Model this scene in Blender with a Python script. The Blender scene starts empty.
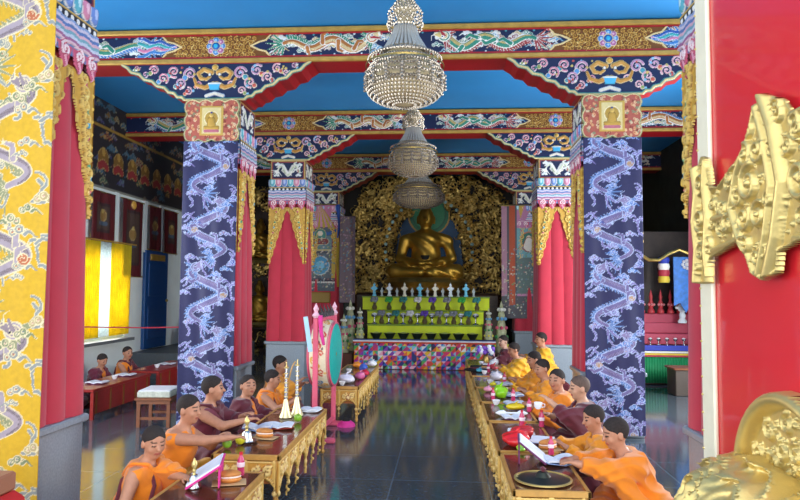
import bpy, math, random
import numpy as np
from mathutils import Vector, Matrix
PI = math.pi
rnd = random.Random(7)
C = bpy.context.scene.collection
S = bpy.context.scene

# ---------------------------------------------------------------- camera, world, lights, exposure
cam = bpy.data.cameras.new('camera'); co = bpy.data.objects.new('camera', cam); C.objects.link(co)
cam.sensor_fit = 'HORIZONTAL'; cam.sensor_width = 36; cam.lens = 655/800*36; cam.clip_start = .05; cam.clip_end = 200
yaw, pit, rol = .0713, .0602, .0069
fw = Vector((-math.sin(yaw)*math.cos(pit), math.cos(yaw)*math.cos(pit), math.sin(pit)))
rt = Vector((math.cos(yaw), math.sin(yaw), 0)); up = rt.cross(fw)
r2 = rt*math.cos(rol) + up*math.sin(rol); u2 = up*math.cos(rol) - rt*math.sin(rol)
M = Matrix((r2, u2, -fw)).transposed().to_4x4(); M.translation = Vector((.45, 0, 1.6))
co.matrix_world = M
S.camera = co
w = bpy.data.worlds.new('sky'); S.world = w; w.use_nodes = True
bg = w.node_tree.nodes['Background']; bg.inputs[0].default_value = (.86, .93, 1, 1); bg.inputs[1].default_value = 1.6
def area(name, loc, rot, sx, sy, power, col=(1, 1, 1)):
    l = bpy.data.lights.new(name, 'AREA'); l.shape = 'RECTANGLE'; l.size = sx; l.size_y = sy; l.energy = power; l.color = col
    o = bpy.data.objects.new(name, l); o.location = loc; o.rotation_euler = rot; C.objects.link(o); return o
# overcast daylight entering through the open porch behind the viewer, and through the curtained left window
sl = bpy.data.lights.new('overcast_sun', 'SUN'); sl.energy = 1.25; sl.angle = math.radians(55); sl.color = (.97, .98, 1)
so_ = bpy.data.objects.new('overcast_sun', sl); so_.rotation_euler = (math.radians(76), 0, math.radians(4)); C.objects.link(so_)
area('porch_daylight', (0, -3.2, 2.7), (math.radians(86), 0, 0), 9, 4.5, 60, (.95, .97, 1))
area('left_window_daylight', (-5.24, 10.37, 1.5), (0, math.radians(-90), 0), 1.4, 1.5, 25, (1, .98, .9))
area('left_near_added_light', (-5.24, 5.1, 1.9), (0, math.radians(-90), 0), 2.0, 2.9, 130, (.95, .98, 1))  # lamp added at an unseen left opening to brighten the side bays
area('right_near_added_light', (5.24, 4.9, 1.9), (0, math.radians(90), 0), 2.0, 2.9, 90, (.95, .98, 1))  # lamp added at an unseen right opening, same purpose
area('right_added_light', (5.24, 8.6, 1.9), (0, math.radians(90), 0), 2.0, 2.3, 230, (.95, .98, 1))  # added lamp at an unseen opening, lights the left wall across the hall
S.view_settings.view_transform = 'Standard'; S.view_settings.look = 'None'
S.view_settings.exposure = 0.45; S.view_settings.gamma = 1

# ---------------------------------------------------------------- colour and materials
def lin(c):
    if isinstance(c, str): c = tuple(int(c[i:i+2], 16)/255 for i in (0, 2, 4))
    c = np.asarray(c, float)
    return np.where(c <= .04045, c/12.92, ((c+.055)/1.055)**2.4)
MC = {}
def mat(name, col='808080', rough=.5, metal=0, noise=0, nscale=20, bump=0, bscale=60, trans=0, emit=0, spec=.5, coat=0, sheen=0, alpha=1, transl=0):
    if name in MC: return MC[name]
    m = bpy.data.materials.new(name); m.use_nodes = True; nt = m.node_tree; b = nt.nodes['Principled BSDF']
    c = (*lin(col), 1)
    b.inputs['Base Color'].default_value = c; b.inputs['Roughness'].default_value = rough; b.inputs['Metallic'].default_value = metal
    b.inputs['Specular IOR Level'].default_value = spec; b.inputs['Transmission Weight'].default_value = trans
    b.inputs['Coat Weight'].default_value = coat; b.inputs['Sheen Weight'].default_value = sheen; b.inputs['Alpha'].default_value = alpha
    if emit: b.inputs['Emission Color'].default_value = c; b.inputs['Emission Strength'].default_value = emit
    tc = nt.nodes.new('ShaderNodeTexCoord')
    n = nt.nodes.new('ShaderNodeTexNoise'); n.inputs['Scale'].default_value = nscale; n.inputs['Detail'].default_value = 4
    nt.links.new(tc.outputs['Object'], n.inputs['Vector'])
    mx = nt.nodes.new('ShaderNodeMix'); mx.data_type = 'RGBA'; mx.blend_type = 'MULTIPLY'; mx.inputs[0].default_value = 1
    cr = nt.nodes.new('ShaderNodeMapRange'); cr.inputs[1].default_value = .3; cr.inputs[2].default_value = .7
    cr.inputs[3].default_value = 1-max(noise, .03); cr.inputs[4].default_value = 1+max(noise, .03)
    nt.links.new(n.outputs[0], cr.inputs[0]); mx.inputs[6].default_value = c; nt.links.new(cr.outputs[0], mx.inputs[7])
    nt.links.new(mx.outputs[2], b.inputs['Base Color'])
    if bump:
        n2 = nt.nodes.new('ShaderNodeTexNoise'); n2.inputs['Scale'].default_value = bscale; nt.links.new(tc.outputs['Object'], n2.inputs['Vector'])
        bp = nt.nodes.new('ShaderNodeBump'); bp.inputs['Strength'].default_value = bump; bp.inputs['Distance'].default_value = .01
        nt.links.new(n2.outputs[0], bp.inputs['Height']); nt.links.new(bp.outputs[0], b.inputs['Normal'])
    if transl:
        t = nt.nodes.new('ShaderNodeBsdfTranslucent'); nt.links.new(mx.outputs[2], t.inputs[0])
        ms = nt.nodes.new('ShaderNodeMixShader'); ms.inputs[0].default_value = transl
        nt.links.new(b.outputs[0], ms.inputs[1]); nt.links.new(t.outputs[0], ms.inputs[2])
        nt.links.new(ms.outputs[0], nt.nodes['Material Output'].inputs[0])
    MC[name] = m; return m
def painted(name='painted', rough=.5, metal=0, spec=.4, sheen=0):
    """the colour lives in the mesh's own 'Col' attribute (painted pattern), broken up by a fine noise"""
    if name in MC: return MC[name]
    m = mat(name, 'ffffff', rough, metal, noise=.08, nscale=35, spec=spec, sheen=sheen)
    nt = m.node_tree; a = nt.nodes.new('ShaderNodeAttribute'); a.attribute_name = 'Col'
    mx = [n for n in nt.nodes if n.type == 'MIX'][0]; nt.links.new(a.outputs[0], mx.inputs[6]); return m

PAINT = painted(); CLOTHP = painted('brocade', .55, 0, .3, .3); SKIN = painted('skin', .5, 0, .35)
GOLD = mat('gold_leaf', 'd9a83a', .3, 1, noise=.15, nscale=14, bump=.3, bscale=90)
GOLDP = mat('pale_gold', 'dcc47e', .42, .75, noise=.06, nscale=8, bump=.1, bscale=70)
GOLDD = mat('old_gold', 'b89c58', .38, .9, noise=.4, nscale=8, bump=.2, bscale=50)
GTRIM = mat('gold_paint', 'c29a4a', .45, .3, noise=.15, nscale=12)
REDP = mat('red_paint', 'a81420', .5, noise=.06)
REDCL = mat('red_cloth', 'c0283f', .75, noise=.06, nscale=6, sheen=.3)
GRAN = mat('grey_granite', '8d99a3', .35, noise=.14, nscale=70, bump=.05)
BROWN = mat('dark_table_wood', '5a3120', .2, noise=.2, nscale=9, coat=.4)
TEAL = mat('drum_skin', '1fbdb2', .4)
BLACKCL = mat('black_cloth', '141414', .8)
STEEL = mat('silver', 'c8ccd0', .25, 1)
WHITE = mat('white_paper', 'e9ecf0', .7)
GREENA = mat('green_apple', '7fae2c', .35, noise=.15); YELA = mat('yellow_fruit', 'd7cf2c', .4)
PINKCL = mat('pink_cloth', 'd8338c', .7, noise=.1)

# ---------------------------------------------------------------- object helpers
def setp(o, label=None, cat=None, group=None, kind=None):
    for k, v in (('label', label), ('category', cat), ('group', group), ('kind', kind)):
        if v: o[k] = v
    return o
def thing(name, label, cat, loc=(0, 0, 0), rz=0, group=None, sc=1):
    o = bpy.data.objects.new(name, None); C.objects.link(o); o.location = loc; o.rotation_euler = (0, 0, rz); o.scale = (sc,)*3
    o.empty_display_size = .1
    return setp(o, label, cat, group)
def mobj(name, verts, faces, mats, parent=None, mi=None, col=None, smooth=False, loc=None):
    me = bpy.data.meshes.new(name)
    v = np.asarray(verts, np.float32).reshape(-1, 3)
    if isinstance(faces, np.ndarray):
        nf = len(faces); k = faces.shape[1]
        me.vertices.add(len(v)); me.vertices.foreach_set('co', v.ravel())
        me.loops.add(nf*k); me.loops.foreach_set('vertex_index', faces.astype(np.int32).ravel())
        me.polygons.add(nf); me.polygons.foreach_set('loop_start', np.arange(0, nf*k, k, dtype=np.int32))
        me.update(calc_edges=True)
    else:
        me.from_pydata([tuple(map(float, p)) for p in v], [], faces)
    for m in (mats if isinstance(mats, (list, tuple)) else [mats]): me.materials.append(m)
    if mi is not None: me.polygons.foreach_set('material_index', np.asarray(mi, np.int32))
    if col is not None:
        a = me.color_attributes.new('Col', 'FLOAT_COLOR', 'POINT')
        c4 = np.ones((len(v), 4), np.float32); c4[:, :3] = col; a.data.foreach_set('color', c4.ravel())
    if smooth: me.polygons.foreach_set('use_smooth', np.ones(len(me.polygons), bool))
    me.validate(); me.update()
    o = bpy.data.objects.new(name, me); C.objects.link(o)
    if parent: o.parent = parent
    if loc is not None: o.location = loc
    return o
class MB:
    def __init__(s): s.v = []; s.f = []; s.mi = []; s.m = 0
    def add(s, vs, fs):
        n = len(s.v); s.v += [tuple(p) for p in vs]; s.f += [tuple(i+n for i in f) for f in fs]; s.mi += [s.m]*len(fs); return s
    def box(s, c, d, rz=0, bev=0):
        x, y, z = d[0]/2, d[1]/2, d[2]/2; b = min(bev, x*.9, y*.9, z*.9)
        if b > 0:
            loops = []
            for zz, ins in ((-z, b), (-z+b, 0), (z-b, 0), (z, b)):
                X, Y = x-ins, y-ins; q = b if ins == 0 else b*.6
                loops.append([(X-q, -Y, zz), (X, -Y+q, zz), (X, Y-q, zz), (X-q, Y, zz), (-X+q, Y, zz), (-X, Y-q, zz), (-X, -Y+q, zz), (-X+q, -Y, zz)])
            vs = [p for l in loops for p in l]; fs = [tuple(range(7, -1, -1)), tuple(range(24, 32))]
            for k in range(3):
                for i in range(8): fs.append((k*8+i, k*8+(i+1) % 8, (k+1)*8+(i+1) % 8, (k+1)*8+i))
        else:
            vs = [(a, b_, c_) for c_ in (-z, z) for b_ in (-y, y) for a in (-x, x)]
            fs = [(0, 2, 3, 1), (4, 5, 7, 6), (0, 1, 5, 4), (2, 6, 7, 3), (0, 4, 6, 2), (1, 3, 7, 5)]
        cr, sr = math.cos(rz), math.sin(rz)
        return s.add([(c[0]+p[0]*cr-p[1]*sr, c[1]+p[0]*sr+p[1]*cr, c[2]+p[2]) for p in vs], fs)
    def lathe(s, prof, c=(0, 0, 0), n=16, axis='z', closed=False, sx=1, sy=1):
        vs = []; fs = []; k = len(prof)
        for i in range(n):
            a = 2*PI*i/n
            for r, z in prof:
                p = (r*math.cos(a)*sx, r*math.sin(a)*sy, z)
                if axis == 'x': p = (p[2], p[0], p[1])
                elif axis == 'y': p = (p[0], p[2], p[1])
                vs.append((c[0]+p[0], c[1]+p[1], c[2]+p[2]))
        for i in range(n):
            j = (i+1) % n
            for q in range(k-1): fs.append((i*k+q, j*k+q, j*k+q+1, i*k+q+1))
            if closed: fs.append((i*k+k-1, j*k+k-1, j*k, i*k))
        if closed: return s.add(vs, fs)
        if prof[0][0] > 1e-5: fs.append(tuple(i*k for i in range(n))[::-1])
        if prof[-1][0] > 1e-5: fs.append(tuple(i*k+k-1 for i in range(n)))
        return s.add(vs, fs)
    def tube(s, pts, r, n=8, r1=None):
        P = [Vector(p) for p in pts]; vs = []; fs = []; m = len(P); pu = None
        for i, p in enumerate(P):
            t = (P[min(i+1, m-1)]-P[max(i-1, 0)]).normalized()
            if pu is None: pu = t.orthogonal().normalized()
            u = (pu - t*pu.dot(t))
            u = u.normalized() if u.length > 1e-6 else t.orthogonal().normalized()
            pu = u; v = t.cross(u)
            rr = r if r1 is None else r+(r1-r)*i/(m-1)
            if callable(r): rr = r(i/(m-1))
            for k in range(n):
                a = 2*PI*k/n; vs.append(p+u*math.cos(a)*rr+v*math.sin(a)*rr)
        for i in range(m-1):
            for k in range(n): fs.append((i*n+k, i*n+(k+1) % n, (i+1)*n+(k+1) % n, (i+1)*n+k))
        fs += [tuple(range(n))[::-1], tuple((m-1)*n+k for k in range(n))]
        return s.add(vs, fs)
    def ball(s, c, r, n=8, k=6):
        rx, ry, rz = (r, r, r) if not hasattr(r, '__len__') else r
        prof = [(max(0, math.sin(PI*i/k)), -math.cos(PI*i/k)) for i in range(k+1)]; prof[0] = (0, -1); prof[-1] = (0, 1)
        t = MB(); t.lathe(prof, n=n)
        return s.add([(c[0]+p[0]*rx, c[1]+p[1]*ry, c[2]+p[2]*rz) for p in t.v], t.f)
    def prism(s, poly, z0, z1, axis='z'):
        """polygon (a,b) extruded; axis y: a->x, b->z, along y;  axis x: a->y, b->z, along x"""
        n = len(poly)
        f = {'z': lambda a, b, t: (a, b, t), 'y': lambda a, b, t: (a, t, b), 'x': lambda a, b, t: (t, a, b)}[axis]
        vs = [f(a, b, z0) for a, b in poly]+[f(a, b, z1) for a, b in poly]
        fs = [tuple(range(n))[::-1], tuple(range(n, 2*n))]+[(i, (i+1) % n, (i+1) % n+n, i+n) for i in range(n)]
        return s.add(vs, fs)
    def build(s, name, mats, parent=None, smooth=False, loc=None, label=None):
        o = mobj(name, s.v, s.f, mats, parent, s.mi if isinstance(mats, (list, tuple)) else None, smooth=smooth, loc=loc)
        if smooth:
            try: o.data.set_sharp_from_angle(angle=math.radians(38))
            except Exception: pass
        if label: o['label'] = label
        return o
def dup(o, parent=None, **kw):
    c = o.copy(); C.objects.link(c); c.parent = parent
    for ch in list(o.children): dup(ch, c)
    for k, v in kw.items():
        if k == 'loc': c.location = v
        elif k == 'rz': c.rotation_euler = (0, 0, v)
        elif k == 'sc': c.scale = v if hasattr(v, '__len__') else (v,)*3
        else: c[k] = v
    return c
def struct(o): o['kind'] = 'structure'; return o

# ---------------------------------------------------------------- painter: a colour + relief canvas that becomes real mesh
def spiral(cx, cy, r, turns=1.3, a0=0, d=1, n=22, r_in=.18):
    return [(cx+(r*(1-(1-r_in)*t))*math.cos(a0+d*2*PI*turns*t), cy+(r*(1-(1-r_in)*t))*math.sin(a0+d*2*PI*turns*t)) for t in [i/(n-1) for i in range(n)]]
class Canvas:
    def __init__(s, w, h, res, base='000000', base_h=0., mask=True):
        s.w, s.h = w, h; s.nx = max(3, int(w*res)+1); s.ny = max(3, int(h*res)+1)
        s.x = np.linspace(0, w, s.nx); s.y = np.linspace(0, h, s.ny)
        s.C = np.zeros((s.ny, s.nx, 3)); s.C[:] = lin(base); s.H = np.full((s.ny, s.nx), base_h, float)
        s.M = np.full((s.ny, s.nx), bool(mask))
    def win(s, x0, x1, y0, y1):
        i0, i1 = np.searchsorted(s.x, (x0, x1)); j0, j1 = np.searchsorted(s.y, (y0, y1))
        if i1 <= i0 or j1 <= j0: return None
        return slice(j0, j1), slice(i0, i1), *np.meshgrid(s.x[i0:i1], s.y[j0:j1])
    def stroke(s, pts, r0, r1=None, col='ffffff', edge=None, ew=.3, h=0, core=None, stripes=0, add=True):
        pts = np.asarray(pts, float).reshape(-1, 2)
        r1 = r0 if r1 is None else r1; R = max(r0, r1)*(1+(ew if edge else 0))
        W = s.win(pts[:, 0].min()-R, pts[:, 0].max()+R, pts[:, 1].min()-R, pts[:, 1].max()+R)
        if W is None: return
        js, is_, X, Y = W; best = np.full(X.shape, 9e9); T = np.zeros(X.shape)
        if len(pts) == 1: best = np.hypot(X-pts[0, 0], Y-pts[0, 1])/r0
        else:
            L = len(pts)-1
            for k in range(L):
                a, b = pts[k], pts[k+1]; d = b-a; q = d@d+1e-12
                t = np.clip(((X-a[0])*d[0]+(Y-a[1])*d[1])/q, 0, 1)
                rr = r0+(r1-r0)*(k+t)/L
                dd = np.hypot(X-a[0]-t*d[0], Y-a[1]-t*d[1])/rr
                m = dd < best; best = np.where(m, dd, best); T = np.where(m, k+t, T)
        Cw = s.C[js, is_]; Hw = s.H[js, is_]; Mw = s.M[js, is_]
        if edge is not None:
            m = best < 1+ew; Cw[m] = lin(edge); Mw[m] = True
            if h: Hw[m] = np.maximum(Hw[m], h*.35)
        m = best < 1
        if col is not None: Cw[m] = lin(col)
        Mw[m] = True
        if core is not None: Cw[best < .5] = lin(core)
        if stripes and col is not None:
            q = m & (np.modf(T*stripes)[0] < .28); Cw[q] = Cw[q]*.45
        if h:
            hh = h*np.sqrt(np.clip(1-np.minimum(best, 1)**2, 0, 1))*(.6 if edge else 1)+(h*.4 if edge else 0)
            Hw[m] = np.maximum(Hw[m], hh[m])
    def disc(s, x, y, r, col, edge=None, ew=.25, h=0, core=None): s.stroke([(x, y)], r, None, col, edge, ew, h, core)
    def poly(s, P, col, h=None, cut=False):
        P = np.asarray(P, float); W = s.win(P[:, 0].min(), P[:, 0].max()+1e-6, P[:, 1].min(), P[:, 1].max()+1e-6)
        if W is None: return
        js, is_, X, Y = W; ins = np.zeros(X.shape, bool)
        for i in range(len(P)):
            (x0, y0), (x1, y1) = P[i], P[(i+1) % len(P)]
            if y0 == y1: continue
            c = ((y0 > Y) != (y1 > Y)) & (X < (x1-x0)*(Y-y0)/(y1-y0)+x0); ins ^= c
        if cut: s.M[js, is_][ins] = False; return
        if col is not None: s.C[js, is_][ins] = lin(col)
        if h is not None: s.H[js, is_][ins] = h
        s.M[js, is_][ins] = True
    def rect(s, x0, y0, x1, y1, col, h=None): s.poly([(x0, y0), (x1, y0), (x1, y1), (x0, y1)], col, h)
    def cloud(s, x, y, r, col='8fb7c4', edge='f2f2ee', flip=1, tail=1, h=0, core=None):
        for dx, dy, q, d in ((-1.1*flip, 0, .62, 1), (1.0*flip, .05, .6, -1), (0, .55, .72, 1)):
            s.disc(x+dx*r, y+dy*r, r*q, col, edge, .28, h)
            s.stroke(spiral(x+dx*r, y+dy*r, r*q*.62, 1.1, PI/2, d*flip), r*.09, None, edge)
            if core: s.disc(x+dx*r, y+dy*r, r*q*.25, core)
        if tail:
            p = [(x+flip*r*(1+t*2.4), y-r*.35+r*.5*math.sin(t*PI*1.6)) for t in [i/8 for i in range(9)]]
            s.stroke(p, r*.32, r*.06, col, edge, .5, h)
    def dragon(s, path, r, body, belly, fin, edge='f4f0e6', h=0, legs=True, stripes=2.2):
        P = np.asarray(path(np.linspace(0, 1, 46))).T; n = len(P); T = np.gradient(P, axis=0); T /= np.linalg.norm(T, axis=1)[:, None]+1e-9
        N = np.stack([-T[:, 1], T[:, 0]], 1)
        for i in range(3, n-3):
            a = P[i]+N[i]*r*.8; s.stroke([a, a+N[i]*r*1.15-T[i]*r*.8], r*.42, r*.1, fin, edge, .3, h*.5)
        # tail fan
        for k in range(-3, 4):
            dr = -T[0]*math.cos(k*.35)+N[0]*math.sin(k*.35); s.stroke([P[0], P[0]+dr*r*2.6, P[0]+dr*r*4.6+N[0]*k*r*.25], r*.35, r*.08, fin, edge, .3, h*.5)
        s.stroke(P[:int(n*.5)], r*.45, r, body, edge, .28, h); s.stroke(P[int(n*.5)-1:], r, r*.85, body, edge, .28, h)
        s.stroke(P[2:]-N[2:]*r*.35, r*.2, r*.5, belly, stripes=stripes)
        if legs:
            for k, sd in ((.28, -1), (.62, -1), (.45, 1), (.8, 1)):
                i = int(k*n); a = P[i]; b = a+sd*N[i]*r*2+T[i]*r*1.2; c = b+T[i]*r*1.6-sd*N[i]*r*.2
                s.stroke([a, b, c], r*.5, r*.28, body, edge, .35, h*.7)
                for q in (-.7, 0, .7): s.stroke([c, c+T[i]*r*.9*math.cos(q)+N[i]*r*.9*math.sin(q)], r*.2, r*.06, edge)
        e = P[-1]; t = T[-1]; m = N[-1]
        for q in range(-3, 4):
            s.stroke([e, e-t*r*1.4+m*q*r*.75, e-t*r*2.1+m*q*r*1.1], r*.45, r*.08, fin, edge, .25, h*.6)
        s.disc(e[0], e[1], r*1.35, body, edge, .2, h*1.2); s.stroke([e, e+t*r*2.0+m*r*.3], r*.85, r*.55, belly, edge, .25, h*1.2)
        s.stroke([e, e+t*r*1.7-m*r*1.1], r*.45, r*.2, 'b03038' if h else belly, edge, .25, h)
        s.disc(*(e+m*r*.45+t*r*.2), r*(.4 if h else .25), 'ffffff' if h else edge); s.disc(*(e+m*r*.45+t*r*.25), r*.2, '101018')
        for q in (1, -1): s.stroke([e+t*r*1.9, e+t*r*2.9+m*q*r*1.2, e+t*r*2.4+m*q*r*2.4], r*.14, r*.05, edge)
    def mesh(s, name, material, parent, org, ux, vy, nrm, warp=None, loc=None, hs=1., solid=0, smooth=True):
        X, Y = np.meshgrid(s.x, s.y); ux, vy, nrm, org = map(lambda a: np.asarray(a, float), (ux, vy, nrm, org))
        H = s.H*hs
        if not s.M.all():
            E = ~s.M; D = E.copy(); D[1:] |= E[:-1]; D[:-1] |= E[1:]; D[:, 1:] |= E[:, :-1]; D[:, :-1] |= E[:, 1:]
            H = np.where(D, 0, H)
        if warp is not None: H = H+warp(X, Y)
        V = org+X[..., None]*ux+Y[..., None]*vy+H[..., None]*nrm
        idx = np.arange(s.ny*s.nx).reshape(s.ny, s.nx)
        F = np.stack([idx[:-1, :-1], idx[:-1, 1:], idx[1:, 1:], idx[1:, :-1]], -1).reshape(-1, 4)
        k = (s.M[:-1, :-1] & s.M[:-1, 1:] & s.M[1:, 1:] & s.M[1:, :-1]).ravel(); F = F[k]
        if np.dot(np.cross(ux, vy), nrm) < 0: F = F[:, ::-1]
        V = V.reshape(-1, 3); Cc = s.C.reshape(-1, 3)
        if not k.all():
            u, inv = np.unique(F, return_inverse=True); V = V[u]; Cc = Cc[u]; F = inv.reshape(F.shape)
        o = mobj(name, V, np.ascontiguousarray(F), material, parent, col=Cc, smooth=smooth, loc=loc)
        if solid:
            md = o.modifiers.new('thickness', 'SOLIDIFY'); md.thickness = solid; md.offset = -1
        return o

# ---------------------------------------------------------------- signed-distance modelling (bodies, robes, statues)
def ln(a): return np.sqrt((a*a).sum(-1))
def cap(P, a, b, r0, r1=None):
    a, b = np.asarray(a, float), np.asarray(b, float); r1 = r0 if r1 is None else r1
    d = b-a; t = np.clip(((P-a)@d)/(d@d+1e-12), 0, 1); return ln(P-a-t[..., None]*d)-(r0+(r1-r0)*t)
def ell(P, c, r, R=None):
    q = P-np.asarray(c, float)
    if R is not None: q = q@R
    r = np.asarray(r, float); k0 = ln(q/r); k1 = ln(q/(r*r)); return k0*(k0-1)/np.maximum(k1, 1e-9)
def su(a, b, k): h = np.clip(.5+.5*(b-a)/k, 0, 1); return b+(a-b)*h-k*h*(1-h)
def sdf_mesh(fn, lo, hi, res):
    lo, hi = np.asarray(lo, float), np.asarray(hi, float); B = 4
    n = ((np.ceil((hi-lo)/res).astype(int)+B)//B)*B
    nc = n//B; ax = [lo[i]+(np.arange(nc[i])*B+(B-1)/2)*res for i in range(3)]
    Pc = np.stack(np.meshgrid(*ax, indexing='ij'), -1); Dc = fn(Pc.reshape(-1, 3)).reshape(nc)
    F = np.repeat(np.repeat(np.repeat(Dc, B, 0), B, 1), B, 2)
    act = np.abs(Dc) < res*B*1.9; A = np.repeat(np.repeat(np.repeat(act, B, 0), B, 1), B, 2)
    I = np.argwhere(A); F[A] = fn(lo+I*res)
    F[0], F[-1], F[:, 0], F[:, -1], F[:, :, 0], F[:, :, -1] = [1.]*6
    ins = F < 0; cs = tuple(slice(0, -1) for _ in range(3))
    cnt = np.zeros(tuple(n-1), int)
    offs = [(i, j, k) for i in (0, 1) for j in (0, 1) for k in (0, 1)]
    sub = lambda arr, o: arr[o[0]:n[0]-1+o[0], o[1]:n[1]-1+o[1], o[2]:n[2]-1+o[2]]
    for o in offs: cnt += sub(ins, o)
    cell = (cnt > 0) & (cnt < 8); ci = np.argwhere(cell); vid = np.full(cell.shape, -1); vid[cell] = np.arange(len(ci))
    acc = np.zeros((len(ci), 3)); wt = np.zeros(len(ci))
    for o in offs:
        for a in range(3):
            if o[a]: continue
            p = list(o); p[a] = 1
            f0 = F[ci[:, 0]+o[0], ci[:, 1]+o[1], ci[:, 2]+o[2]]; f1 = F[ci[:, 0]+p[0], ci[:, 1]+p[1], ci[:, 2]+p[2]]
            m = (f0 < 0) != (f1 < 0); t = np.where(m, f0/np.where(m, f0-f1, 1), 0); pt = np.tile(np.array(o, float), (len(ci), 1)); pt[:, a] += t
            acc += pt*m[:, None]; wt += m
    V = lo+(ci+acc/wt[:, None])*res; Q = []
    for a in range(3):
        b, c = (a+1) % 3, (a+2) % 3
        s0 = [slice(1, -1)]*3; s0[a] = slice(0, -1); s1 = list(s0); s1[a] = slice(1, None)
        i0 = ins[tuple(s0)]; i1 = ins[tuple(s1)]; E = np.argwhere(i0 != i1)
        fl = i0[tuple(E.T)]; base = E.copy(); base[:, b] += 1; base[:, c] += 1
        def g(db, dc):
            q = base.copy(); q[:, b] += db; q[:, c] += dc; return vid[q[:, 0], q[:, 1], q[:, 2]]
        quad = np.stack([g(-1, -1), g(0, -1), g(0, 0), g(-1, 0)], 1); quad[~fl] = quad[~fl][:, ::-1]; Q.append(quad)
    Q = np.concatenate(Q); return V, Q[(Q >= 0).all(1)]
def sdf_obj(name, fn, lo, hi, res, material, parent=None, colfn=None, loc=None):
    V, Q = sdf_mesh(fn, lo, hi, res); return mobj(name, V, Q, material, parent, col=colfn(V) if colfn else None, smooth=True, loc=loc)

# ================================================================ THE HALL
XW = 5.2; YB = 17.6; ZC = 4.68; COLX = 2.28; ROWS = (3.82, 7.42, 11.02, 14.62); HW = .3
def slab(name, c, d, m): return struct(MB().box(c, d).build(name, m))
# floor: dark polished granite tiles
fm = mat('polished_granite', '4d575f', .10, noise=.35, nscale=30, spec=.6)
nt = fm.node_tree; bs = nt.nodes['Principled BSDF']
tc = nt.nodes.new('ShaderNodeTexCoord'); br = nt.nodes.new('ShaderNodeTexBrick'); br.offset = 0; br.inputs['Scale'].default_value = 1
br.inputs['Brick Width'].default_value = .8; br.inputs['Row Height'].default_value = .8; br.inputs['Mortar Size'].default_value = .006
br.inputs['Color1'].default_value = (1, 1, 1, 1); br.inputs['Color2'].default_value = (.85, .85, .85, 1); br.inputs['Mortar'].default_value = (1.7, 1.7, 1.7, 1)
nt.links.new(tc.outputs['Object'], br.inputs['Vector'])
mx = [n for n in nt.nodes if n.type == 'MIX'][0]; m2 = nt.nodes.new('ShaderNodeMix'); m2.data_type = 'RGBA'; m2.blend_type = 'MULTIPLY'; m2.inputs[0].default_value = 1
nt.links.new(mx.outputs[2], m2.inputs[6]); nt.links.new(br.outputs[0], m2.inputs[7]); nt.links.new(m2.outputs[2], bs.inputs['Base Color'])
slab('floor', (0, 7.8, -.05), (10.8, 20.4, .1), fm)
blue = mat('blue_ceiling_paint', '2f97e0', .6, noise=.04, nscale=2)
slab('ceiling', (0, 9.6, ZC+.05), (10.8, 16.4, .1), blue)
wallm = mat('pale_wall', 'dfe8e4', .7, noise=.05, nscale=3)
darkw = mat('dark_mural_wall', '20211c', .7, noise=.5, nscale=5)
slab('wall_back', (0, YB+.05, 2.35), (10.8, .1, 4.7), darkw)
# side walls are built around their window openings
def side_wall(name, sx, wins):
    mb = MB(); x = sx*(XW+.06); y = 1.4
    for (a, b, z0, z1) in wins:
        mb.box((x, (y+a)/2, 2.35), (.12, a-y, 4.7)); mb.box((x, (a+b)/2, z0/2), (.12, b-a, z0)); mb.box((x, (a+b)/2, (z1+4.7)/2), (.12, b-a, 4.7-z1)); y = b
    mb.box((x, (y+YB)/2, 2.35), (.12, YB-y, 4.7)); return struct(mb.build(name, wallm))
WL = [(3.6, 6.6, .8, 3.0), (9.55, 11.2, .74, 2.3)]; WR = [(3.4, 6.4, .8, 3.0), (7.4, 9.8, .8, 3.0)]  # curtained left window is in view; the other openings are added for light
side_wall('wall_left', -1, WL); side_wall('wall_right', 1, WR)
wfr = mat('window_frame_paint', 'b9c4c0', .5); glass = mat('window_glass', 'f4fbff', .03, trans=1, spec=.5)
k = 0
for sx, ws in ((-1, WL), (1, WR)):
    for a, b, z0, z1 in ws:
        k += 1; mb = MB(); x = sx*(XW+.05)
        for yy in (a+.03, (a+b)/2, b-.03): mb.box((x, yy, (z0+z1)/2), (.06, .05, z1-z0))
        for zz in (z0+.025, z0+(z1-z0)*.7, z1-.025): mb.box((x, (a+b)/2, zz), (.055, b-a, .045))
        struct(mb.build('window_%d' % k, wfr))
        MB().box((sx*(XW-.06), (a+b)/2, z0-.03), (.22, b-a+.1, .05)).build('window_sill', mat('sill_stone', '6b6f70', .4), bpy.data.objects['window_%d' % k])
struct(MB().box((XW-.03, 13.6, 2.34), (.06, 8.0, 4.68)).build('trim_8', mat('dark_green_mural', '232a24', .6, noise=.5, nscale=4)))
# dado line on the left wall
struct(MB().box((-XW+.012, 12.0, .03), (.024, 9, .06)).build('baseboard_left', GRAN))

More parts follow.
